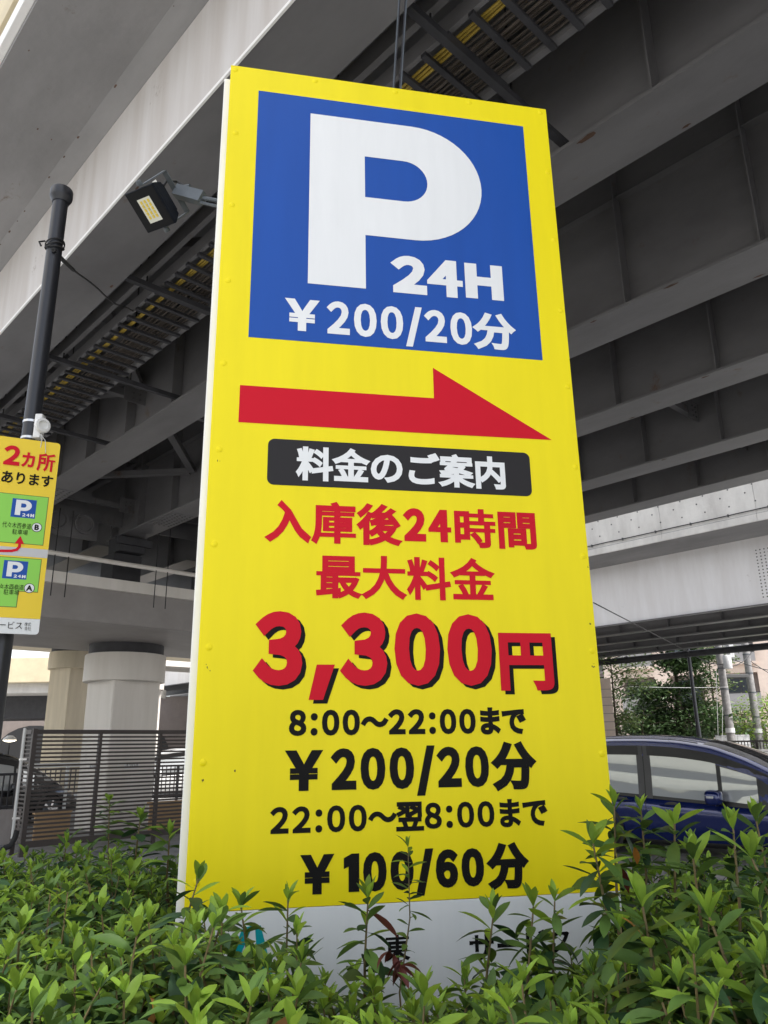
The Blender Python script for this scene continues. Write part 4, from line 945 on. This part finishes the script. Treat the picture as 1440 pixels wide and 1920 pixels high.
# ------------------------------------------------------------------ trees
def make_tree(name, base, h, crown, material, label, nl=3800, leaf=.13, layered=False, trunk_r=.11, stems=1, group=None):
    t = tag(empty(name, tuple(base)), label, 'tree')
    cz, rx, rz = crown                               # crown centre height, radii
    mb = MB(); tips = []
    for s_ in range(stems):
        ox, oy = (random.uniform(-.3, .3), random.uniform(-.3, .3)) if stems > 1 else (0, 0)
        tp = [(ox * q * 3, oy * q * 3 + .05 * math.sin(q * 5), h * .92 * q) for q in np.linspace(0, 1, 9)]
        mb.tube(tp, [trunk_r * (1 - .85 * q) for q in np.linspace(0, 1, 9)], MT['bark'], 7)
        for k in range(34 if stems == 1 else 14):
            f = random.uniform(.22, .96); i = int(f * 8); p0 = Vector(tp[i]).lerp(Vector(tp[min(8, i + 1)]), f * 8 - i)
            zrel = (p0.z - cz) / rz; ext = rx * math.sqrt(max(.06, 1 - min(1, abs(zrel)) ** 2)) * random.uniform(.65, 1.08)
            if layered: ext = rx * max(.10, (1 - (p0.z - (cz - rz)) / (2 * rz))) ** .7 * random.uniform(.7, 1.05)
            a = random.uniform(0, 2 * math.pi); e = p0 + Vector((math.cos(a) * ext, math.sin(a) * ext, random.uniform(-.1, .35) * ext))
            m_ = p0.lerp(e, .5) + Vector((0, 0, .08 * ext)); mb.tube([p0, m_, e], [trunk_r * .28, trunk_r * .16, trunk_r * .06], MT['bark'], 5)
            for q in (.35, .55, .72, .86, 1.0): tips.append((p0.lerp(m_, q * 2) if q < .5 else m_.lerp(e, q * 2 - 1), ext))
    mb.build('trunk', t)
    mb = MB(); V_ = []; F_ = []
    per = max(6, nl // len(tips))
    for c, ext in tips:
        if random.random() < .10: continue
        spread = .12 * rx + .10 * ext
        for k in range(int(per * random.uniform(.5, 1.5))):
            p_ = c + Vector((random.gauss(0, spread), random.gauss(0, spread), random.gauss(0, spread * (.38 if layered else .7))))
            a = Vector((random.gauss(0, 1), random.gauss(0, 1), random.gauss(0, .5))).normalized(); b = a.cross(Vector((random.gauss(0, .6), random.gauss(0, .6), 1))).normalized()
            s_ = leaf * random.uniform(.6, 1.3); o = len(V_)
            V_ += [p_ - a * s_ * .5, p_ + b * s_ * .22, p_ + a * s_ * .5, p_ - b * s_ * .22]; F_.append((o, o + 1, o + 2, o + 3))
    mb.add(V_, F_, material); mb.build('crown', t)
    return t
def ground_at(px, Y): q = at_y(px, 1400, Y); return (q[0], Y, 0)
make_tree('evergreen_tree', ground_at(1284, 33.5), 7.6, (4.0, 2.5, 3.7), MT['tree_leaf'], 'large dark evergreen tree in front of the pink apartments', 15000, .22, True, .17)
make_tree('evergreen_tree', ground_at(1222, 36), 4.4, (2.6, 1.35, 1.9), MT['tree_leaf'], 'slimmer evergreen just left of the large dark one', 5200, .20, True, .11)
make_tree('broadleaf_tree', ground_at(1160, 31.5), 5.9, (4.0, 1.5, 2.2), MT['tree_leaf3'], 'small olive green tree against the yellow sign edge', 4200, .17, False, .08)
make_tree('broadleaf_tree', ground_at(1350, 35), 6.6, (4.2, 1.1, 2.6), MT['tree_leaf3'], 'narrow olive tree between the evergreen and the grey utility poles', 3400, .17, False, .09)
make_tree('garden_shrub', ground_at(1190, 33), 3.2, (1.8, 1.6, 1.6), MT['tree_leaf'], 'low dark shrub between the two left trees', 2600, .16, False, .07, 3)
make_tree('garden_shrub', ground_at(1405, 34.5), 3.3, (2.2, 1.4, 1.3), MT['tree_leaf2'], 'bright yellow green shrub around the feet of the utility poles', 3200, .15, False, .06, 4)
make_tree('garden_shrub', ground_at(1475, 33.5), 3.5, (2.4, 1.4, 1.4), MT['tree_leaf2'], 'bright green shrub at the right edge past the poles', 3000, .15, False, .06, 4)

# ------------------------------------------------------------------ apartments
def apartment(name, loc, rot, w, dpt, floors, m, label, balc, fh=2.85):
    b = tag(empty(name, loc, rot), label, 'building'); H = floors * fh + .6
    mb = MB(); mb.box((0, dpt / 2 + .6, H / 2), (w - .06, dpt, H), MT['recess']); mb.build('core', b)
    nb = int(w / 2.9); bw = w / nb
    mb = MB()
    for k in range(nb + 1): mb.box((-w / 2 + k * bw, .30, H / 2), (.9 if k % 2 else 1.15, .6, H), m)
    for f in range(floors + 1): mb.box((0, .303, f * fh + .15), (w, .59, .62), m)
    mb.build('wall', b)
    for f in range(floors):
        for k in range(nb):
            cx = -w / 2 + (k + .5) * bw; z = f * fh + .46
            wn_ = MB(); wn_.box((cx, .575, z + 1.0), (1.5, .05, 2.0), MT['frame_dark']); wo_ = wn_.build('window', b)
            for s_ in (-.36, .36): mb = MB(); mb.box((cx + s_, .545, z + 1.0), (.64, .02, 1.86), MT['window']); mb.build('pane', wo_)
            if (k + balc) % 2 == 0:
                mb = MB(); mb.box((cx, -.35, z + .5), (bw - .9, .04, 1.05), MT['balcony_rail']); mb.box((cx, -.05, z - .08), (bw - .85, .75, .14), m); mb.bar((cx - bw / 2 + .45, -.36, z + 1.08), (cx + bw / 2 - .45, -.36, z + 1.08), .05, .04, MT['frame_dark']); mb.build('balcony', b)
    return b
q = at_y(1452, 1300, 46); apartment('apartment_building', (q[0] - .3, 46, 0), rad(-24), 17.4, 9, 5, MT['tile'], 'pink tiled apartment block with balconies behind the utility poles', 0)
q = at_y(1190, 1300, 52); apartment('apartment_building', (q[0] + .5, 52, 0), rad(8), 14.5, 8, 5, MT['tile_grey'], 'greyish pink apartment block half hidden by the evergreens', 1)
a = at_y(1120, 1330, 30); b = at_y(1150, 1330, 30); mb = MB(); mb.box(((a[0] + b[0]) / 2 - 1.2, 30.4, 2.0), (b[0] - a[0] + 2.4, .8, 4.0), MT['tile'], bevel=.02)
for z in np.arange(.3, 3.8, .3): mb.box(((a[0] + b[0]) / 2 - 1.2, 29.998, z), (b[0] - a[0] + 2.38, .006, .02), MT['recess'])
tag(mb.build('gate_wall'), 'beige brick wall end beside the yellow sign, left of the small tree', 'wall')

# ------------------------------------------------------------------ utility poles, wires, small things at the back
def utility_pole(px, Y, r, label, kit):
    q = at_y(px, 1390, Y); u = tag(empty('utility_pole', (q[0], Y, 0)), label, 'utility pole')
    mb = MB(); mb.lathe([(r, 0), (r * .72, 9.0)], MT['util'], n=20); mb.build('shaft', u)
    for z in (2.6, 3.6, 4.4, 5.2, 5.9):
        mb = MB(); rr = r * (1 - .28 * z / 9) + .004; mb.lathe([(rr, z - .02), (rr + .006, z - .02), (rr + .006, z + .02), (rr, z + .02)], MT['fl_steel'], n=20); mb.build('steel_band', u)
    mb = MB(); rr = r * .93 + .012; mb.lathe([(rr, 1.95), (rr + .004, 1.95), (rr + .004, 2.12), (rr, 2.12)], MT['plate'], n=20); mb.build('plate_band', u)
    if kit:
        mb = MB(); mb.lathe([(.0001, 4.35), (.15, 4.35), (.16, 4.4), (.16, 4.8), (.14, 4.87), (.0001, 4.89)], MT['transformer'], (.10, -r - .23, 0), 18); mb.build('transformer', u)
        mb = MB(); mb.box((.42, -.05, 5.1), (.18, .3, .6), MT['transformer'], bevel=.02); mb.box((.55, 0, 4.1), (.9, .16, .14), MT['bolt'], bevel=.02); mb.build('cabinet', u)
        for k in range(4): 
            mb = MB(); mb.bar((-.7, -.1, 5.5 + k * .35), (1.0, -.1, 5.5 + k * .35), .06, .06, MT['fl_steel']); 
            for x in (-.42, .1, .6): mb.lathe([(.0001, .12), (.03, .11), (.04, .05), (.03, 0)], MT['white_plastic'], (x * 1.4, -.1, 5.53 + k * .35), 8)
            mb.build('crossarm', u)
    return u
utility_pole(1372, 31, .165, 'grey concrete utility pole with a white transformer, nearer the evergreen', True)
utility_pole(1424, 33.5, .17, 'grey concrete utility pole on the far right, without a transformer', False)
q = at_y(1312, 1390, 30); bp_ = tag(empty('slim_pole', (q[0], 30, 0)), 'slim black pole rising in front of the large evergreen', 'pole')
mb = MB(); mb.lathe([(.085, 0), (.085, 2.2), (.07, 2.25), (.06, 6.6)], MT['pole_black'], n=14); mb.build('shaft', bp_)
mb = MB(); mb.box((0, 0, .02), (.2, .2, .04), MT['pole_black']); mb.build('base_plate', bp_)
def wire(p0, p1, sag, r, m, label):
    a, b = Vector(p0), Vector(p1); mb = MB(); mb.tube([a.lerp(b, t) - Vector((0, 0, 4 * sag * t * (1 - t))) for t in np.linspace(0, 1, 24)], r, m, 5); return tag(mb.build('overhead_wire'), label, 'wire')
wire(at_y(1113, 1130, 9), at_y(1298, 1226, 30), .0, .008, MT['wire'], 'thin wire slanting down across the pale viaduct girder')
wire(at_y(1298, 1226, 30), at_y(1360, 1245, 30.9), .14, .018, MT['wire'], 'black wire from the slim pole to the transformer pole')
wire(at_y(1180, 1287, 30.8), at_y(1366, 1288, 30.8), .04, .010, MT['wire_pale'], 'pale level wire in front of the large evergreen')
wire(at_y(1364, 1250, 30.9), at_y(1410, 1222, 33.3), .16, .018, MT['wire'], 'black wire sagging between the two utility poles')
wire(at_y(1408, 1240, 33.3), at_y(1500, 1290, 26), .08, .016, MT['wire'], 'black wire leaving the far right utility pole')
wire(at_y(1360, 1230, 30.9), at_y(1500, 1262, 31), .18, .015, MT['wire'], 'black wire crossing the pink apartments')
wire(at_y(1343, 1258, 30.8), at_y(1347, 1400, 30.8), 0, .011, MT['wire_pale'], 'pale guy wire dropping left of the transformer pole')
wire(at_y(1355, 1325, 30.6), at_y(1354, 1400, 30.6), 0, .011, MT['wire_pale'], 'short pale guy wire nearest the transformer pole')
q = at_y(1340, 1374, 32.0); q2 = at_y(1403, 1374, 32.0)
pf = tag(empty('panel_fence', ((q[0] + q2[0]) / 2, 32.0, 0)), 'low white grid panel behind the utility pole feet', 'fence')
mb = MB(); w = (q2[0] - q[0]); mb.box((0, 0, 1.0), (w, .04, 1.75), MT['rail_pale'], bevel=.005); mb.build('panel', pf)
mb = MB()
for k in range(7): mb.box((-w / 2 + w * k / 6, -.024, 1.0), (.02, .012, 1.75), MT['transformer'])
for k in range(6): mb.box((0, -.026, .2 + k * .33), (w, .010, .02), MT['transformer'])
mb.build('grid', pf)
a = at_y(1338, 1393, 26); b = at_y(1560, 1393, 26)
rl = tag(empty('street_railing', (a[0], 26, 0)), 'dark brown street railing behind the cars on the right', 'railing')
mb = MB(); L = b[0] - a[0]; k = 0
while k < L: mb.box((k, 0, .95), (.02, .02, 1.3), MT['fence_brown']); k += .10
mb.build('balusters', rl)
for z in (.4, 1.15, 1.62): mb = MB(); mb.box((L / 2, 0, z), (L, .05, .05), MT['fence_brown']); mb.build('rail', rl)
k = 0
while k < L: mb = MB(); mb.box((k, .04, .83), (.07, .07, 1.66), MT['fence_brown']); mb.build('post', rl); k += 1.4

# ------------------------------------------------------------------ azalea hedge round the sign
# one leaf: a creased, arched blade, x along, z up
def leaf_blade(L, Wd, arch, fold, n=6):
    V_ = []; t = np.linspace(0, 1, n + 1)
    wprof = np.array([.12, .48, .80, 1.0, .96, .66, .04])
    for i, u in enumerate(t):
        x = L * u; z = -arch * L * u * u; w = Wd * .5 * wprof[i]
        V_ += [(x, -w, z + fold * w), (x, 0, z), (x, w, z + fold * w)]
    F_ = []
    for i in range(n):
        for k in (0, 1): F_.append((i * 3 + k, i * 3 + k + 1, (i + 1) * 3 + k + 1, (i + 1) * 3 + k))
    return np.array(V_), F_
BL_F = leaf_blade(1, 1, 0, 0)[1]
def place_leaf(acc, base, az, el, L, Wd, arch, fold, roll, kind):
    V_, _ = leaf_blade(L, Wd, arch, fold)
    cr, sr = math.cos(roll), math.sin(roll); y = V_[:, 1] * cr - V_[:, 2] * sr; z = V_[:, 1] * sr + V_[:, 2] * cr; x = V_[:, 0]
    ce, se = math.cos(el), math.sin(el); x2 = x * ce - z * se; z2 = x * se + z * ce
    ca, sa = math.cos(az), math.sin(az)
    acc[kind].append(np.stack([x2 * ca - y * sa + base[0], x2 * sa + y * ca + base[1], z2 + base[2]], 1))
def make_shoot(acc, stems, tip, height, scale=1.0, lean=(0, 0), sprig=False, young=1.0):
    """a stem ending at tip with a whorl of leaves; lower leaves darker and hanging"""
    tip = Vector(tip); root = tip + Vector((lean[0], lean[1], -height))
    mid = tip.lerp(root, .5) + Vector((random.gauss(0, .012), random.gauss(0, .012), 0))
    stems.append(([root, mid, tip], .0024 * scale))
    a = random.uniform(0, 6.28); GA = 2.39996
    def P(f): return mid.lerp(tip, (f - .5) * 2) if f > .5 else root.lerp(mid, f * 2)
    # bud leaves
    nb = random.randint(3, 5)
    for k in range(nb):
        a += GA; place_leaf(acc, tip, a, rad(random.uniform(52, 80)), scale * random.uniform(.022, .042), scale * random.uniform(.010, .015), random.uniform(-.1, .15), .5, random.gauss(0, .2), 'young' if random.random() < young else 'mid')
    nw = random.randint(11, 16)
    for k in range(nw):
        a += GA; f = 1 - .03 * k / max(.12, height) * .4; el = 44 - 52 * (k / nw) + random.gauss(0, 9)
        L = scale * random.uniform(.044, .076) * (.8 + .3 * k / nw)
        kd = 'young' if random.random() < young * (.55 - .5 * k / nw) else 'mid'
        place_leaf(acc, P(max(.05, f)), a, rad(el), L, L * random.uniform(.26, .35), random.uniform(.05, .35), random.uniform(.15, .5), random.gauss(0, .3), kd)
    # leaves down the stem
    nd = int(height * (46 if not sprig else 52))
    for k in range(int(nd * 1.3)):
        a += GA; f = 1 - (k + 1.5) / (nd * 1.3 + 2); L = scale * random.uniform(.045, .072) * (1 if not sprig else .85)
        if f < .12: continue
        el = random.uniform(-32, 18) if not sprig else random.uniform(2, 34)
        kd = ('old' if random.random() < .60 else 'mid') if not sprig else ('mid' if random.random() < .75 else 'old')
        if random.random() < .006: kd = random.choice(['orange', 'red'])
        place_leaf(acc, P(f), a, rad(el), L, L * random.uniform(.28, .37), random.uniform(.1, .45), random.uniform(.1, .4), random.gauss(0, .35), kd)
KM = dict(young='leaf_young', mid='leaf', old='leaf_old', orange='leaf_orange', red='leaf_red')
def hedge_h(x, y):
    r = x / max(y, .5)
    h = 1.085 + .09 * max(0, min(1, (r - .22) / .14)) ** 1.3 + .06 * max(0, min(1, (1.9 - y) / .5)) * (r > -.25)
    if r < -.05: h += .05 * min(1, (-.05 - r) / .15) * max(0, 1 - (y - 2.2) / 1.5) 
    if r < -.3: h += .05
    if y > 2.9: h -= .075 * (y - 2.9)
    h -= max(0, 1.12 - y) * .8
    return h + .05 * math.sin(x * 5.1 + y * 2.3) * math.sin(y * 4.3 - x * 2.2)
def in_sign(x, y):
    p_ = np.array([x, y, 0]); s_ = float(p_.dot(SDIR)) - S_C; t_ = float(p_.dot(TDIR)) - ST
    return abs(s_) < HW + .06 and -.10 < t_ < .22
BUSH = [((-1.75, 4.0), 'azalea bush farthest back on the left, by the conduit foot'), ((-.95, 3.3), 'azalea bush with two tall sprigs in front of the slatted fence'), ((-1.05, 2.0), 'azalea bush at the left edge, below the map sign'),
        ((-.52, 1.55), 'azalea bush in the lower left corner of the photo'), ((-.25, 2.15), 'azalea bush at the foot of the white edge of the sign'), ((.05, 1.45), 'azalea bush at bottom centre, nearest the camera'), ((.30, 2.05), 'azalea bush with a tall sprig rising over the price 100'),
        ((.62, 1.45), 'azalea bush in the lower right corner of the photo'), ((1.05, 2.05), 'azalea bush touching the right edge of the sign, before the blue minivan'), ((1.35, 2.9), 'azalea bush just behind the right edge of the sign'), ((.0, 3.2), 'azalea bush hidden behind the lower left of the sign')]
cents = np.array([b[0] for b in BUSH])
accs = [dict(young=[], mid=[], old=[], orange=[], red=[]) for _ in BUSH]; stm = [[] for _ in BUSH]
def own(x, y):
    d = ((cents - np.array([x, y])) ** 2).sum(1) ** .5 + np.array([0.0] * len(BUSH)); return int(d.argmin())
def plant(x, y, z, hgt, **k):
    i = own(x, y); make_shoot(accs[i], stm[i], (x, y, z), hgt, **k)
# general cover
yy = .98
while yy < 4.75:
    step = .060 + .012 * (yy - 1)
    xx = -.62 * yy - .25
    while xx < .60 * yy + .22:
        x = xx + random.uniform(-.5, .5) * step; y = yy + random.uniform(-.5, .5) * step
        xx += step
        if in_sign(x, y) or y < .92: continue
        r = x / y
        s_ = float(np.array([x, y, 0]).dot(SDIR)) - S_C; t_ = float(np.array([x, y, 0]).dot(TDIR)) - ST
        if t_ > .2 and -.45 < s_ < .55: continue                 # wholly behind the sign
        if y > 3.3 and x > -.2: continue
        h = hedge_h(x, y) + random.gauss(0, .042)
        if -.42 < t_ < 0 and abs(s_) < .50: h -= .05 + .06 * random.random()
        plant(x, y, h, random.uniform(.20, .34), scale=random.uniform(.92, 1.26), lean=(random.gauss(0, .045), random.gauss(0, .045)), young=random.choice([.4, .8, 1.0, 1.0]))
        if random.random() < .8:                                  # under-storey
            plant(x + random.gauss(0, .04), y + random.gauss(0, .04), h - random.uniform(.12, .26), .22, scale=1.15, young=.12)
    yy += step
# shoots one can pick out in the photograph: pixel of the tip, distance, stem length
for px, py, Y, hg, sc, spg in ((765, 1588, 2.10, .32, .78, True), (372, 1648, 2.05, .26, 1.0, False), (205, 1502, 3.35, .42, 1.25, True), (263, 1535, 3.3, .34, 1.25, False), (125, 1580, 3.5, .3, 1.2, False), (318, 1565, 3.0, .3, 1.2, False),
        (452, 1700, 2.02, .25, 1.0, False), (540, 1688, 2.02, .25, .95, False), (690, 1685, 2.0, .26, 1.05, False), (925, 1712, 1.98, .28, 1.0, False), (1000, 1700, 1.95, .26, 1.1, False), (1040, 1690, 1.95, .25, 1.0, False),
        (1152, 1512, 2.05, .30, 1.05, False), (1202, 1520, 2.1, .30, 1.0, False), (1265, 1545, 1.95, .30, 1.1, False), (1375, 1555, 1.75, .3, 1.05, False), (1418, 1540, 2.0, .3, 1.1, False), (1112, 1582, 1.90, .28, 1.1, False), (1300, 1610, 1.6, .3, 1.1, False), (1205, 1700, 1.35, .3, 1.1, False), (1410, 1610, 1.5, .28, 1.1, False), (1330, 1720, 1.3, .28, 1.1, False)):
    p_ = at_y(px, py, Y); plant(p_[0], p_[1], p_[2], hg, scale=sc * (1 if spg else 1.28), sprig=spg, lean=(random.gauss(0, .03), random.gauss(0, .03)), young=.9)
for px, py, Y in ((297, 1875, 1.5), (275, 1865, 1.5), (1190, 1588, 1.9), (1165, 1720, 1.55), (1345, 1765, 1.35)):
    p_ = at_y(px, py, Y); i = own(p_[0], p_[1]); place_leaf(accs[i], p_, random.uniform(0, 6), rad(random.uniform(-70, -20)), .045, .016, .2, .3, .2, 'orange')
p_ = at_y(745, 1800, 1.95); i = own(p_[0], p_[1])
for k in range(9): place_leaf(accs[i], p_ + np.array([random.gauss(0, .02), random.gauss(0, .01), random.gauss(0, .012)]), random.uniform(0, 6), rad(random.uniform(-50, 40)), .05, .016, .5, .6, .3, 'red')
for i, ((bx_, by_), lab) in enumerate(BUSH):
    if not accs[i]['mid']: continue
    b = tag(empty('azalea_bush', (bx_, by_, 0)), lab, 'shrub', 'azalea bushes of the hedge')
    off = np.array([bx_, by_, 0]); mb = MB(); VV = []; FF = []; MI = []; o = 0; mats = []
    for kd in ('young', 'mid', 'old', 'orange', 'red'):
        if not accs[i][kd]: continue
        mats.append(MT[KM[kd]])
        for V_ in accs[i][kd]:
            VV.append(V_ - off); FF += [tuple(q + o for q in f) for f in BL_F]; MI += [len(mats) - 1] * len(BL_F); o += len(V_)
    me = bpy.data.meshes.new('foliage'); me.from_pydata(np.concatenate(VV).tolist(), [], FF)
    for m in mats: me.materials.append(m)
    me.polygons.foreach_set('material_index', MI); me.polygons.foreach_set('use_smooth', [True] * len(FF)); me.update()
    fo = bpy.data.objects.new('foliage', me); COL.objects.link(fo); fo.parent = b
    mb = MB()
    for path, r in stm[i]:
        P = [p - Vector(off) for p in path]; foot = Vector((P[0].x * .75, P[0].y * .75, 0.05))
        mb.tube([foot.lerp(P[0], .55) + Vector((random.gauss(0, .02), random.gauss(0, .02), 0)), P[0]], [r * 1.7, r * 1.25], MT['stem'], 5, False); mb.tube(P, [r * 1.25, r, r * .6], MT['stem'], 5, False)
    for k in range(9):
        a = random.uniform(0, 6.28); mb.tube([(.05 * math.cos(a), .05 * math.sin(a), .05), (.14 * math.cos(a), .14 * math.sin(a), .4), (.30 * math.cos(a), .30 * math.sin(a), .78)], [.011, .009, .005], MT['stem'], 6, False)
    mb.build('stems', b)
bpy.context.view_layer.update()
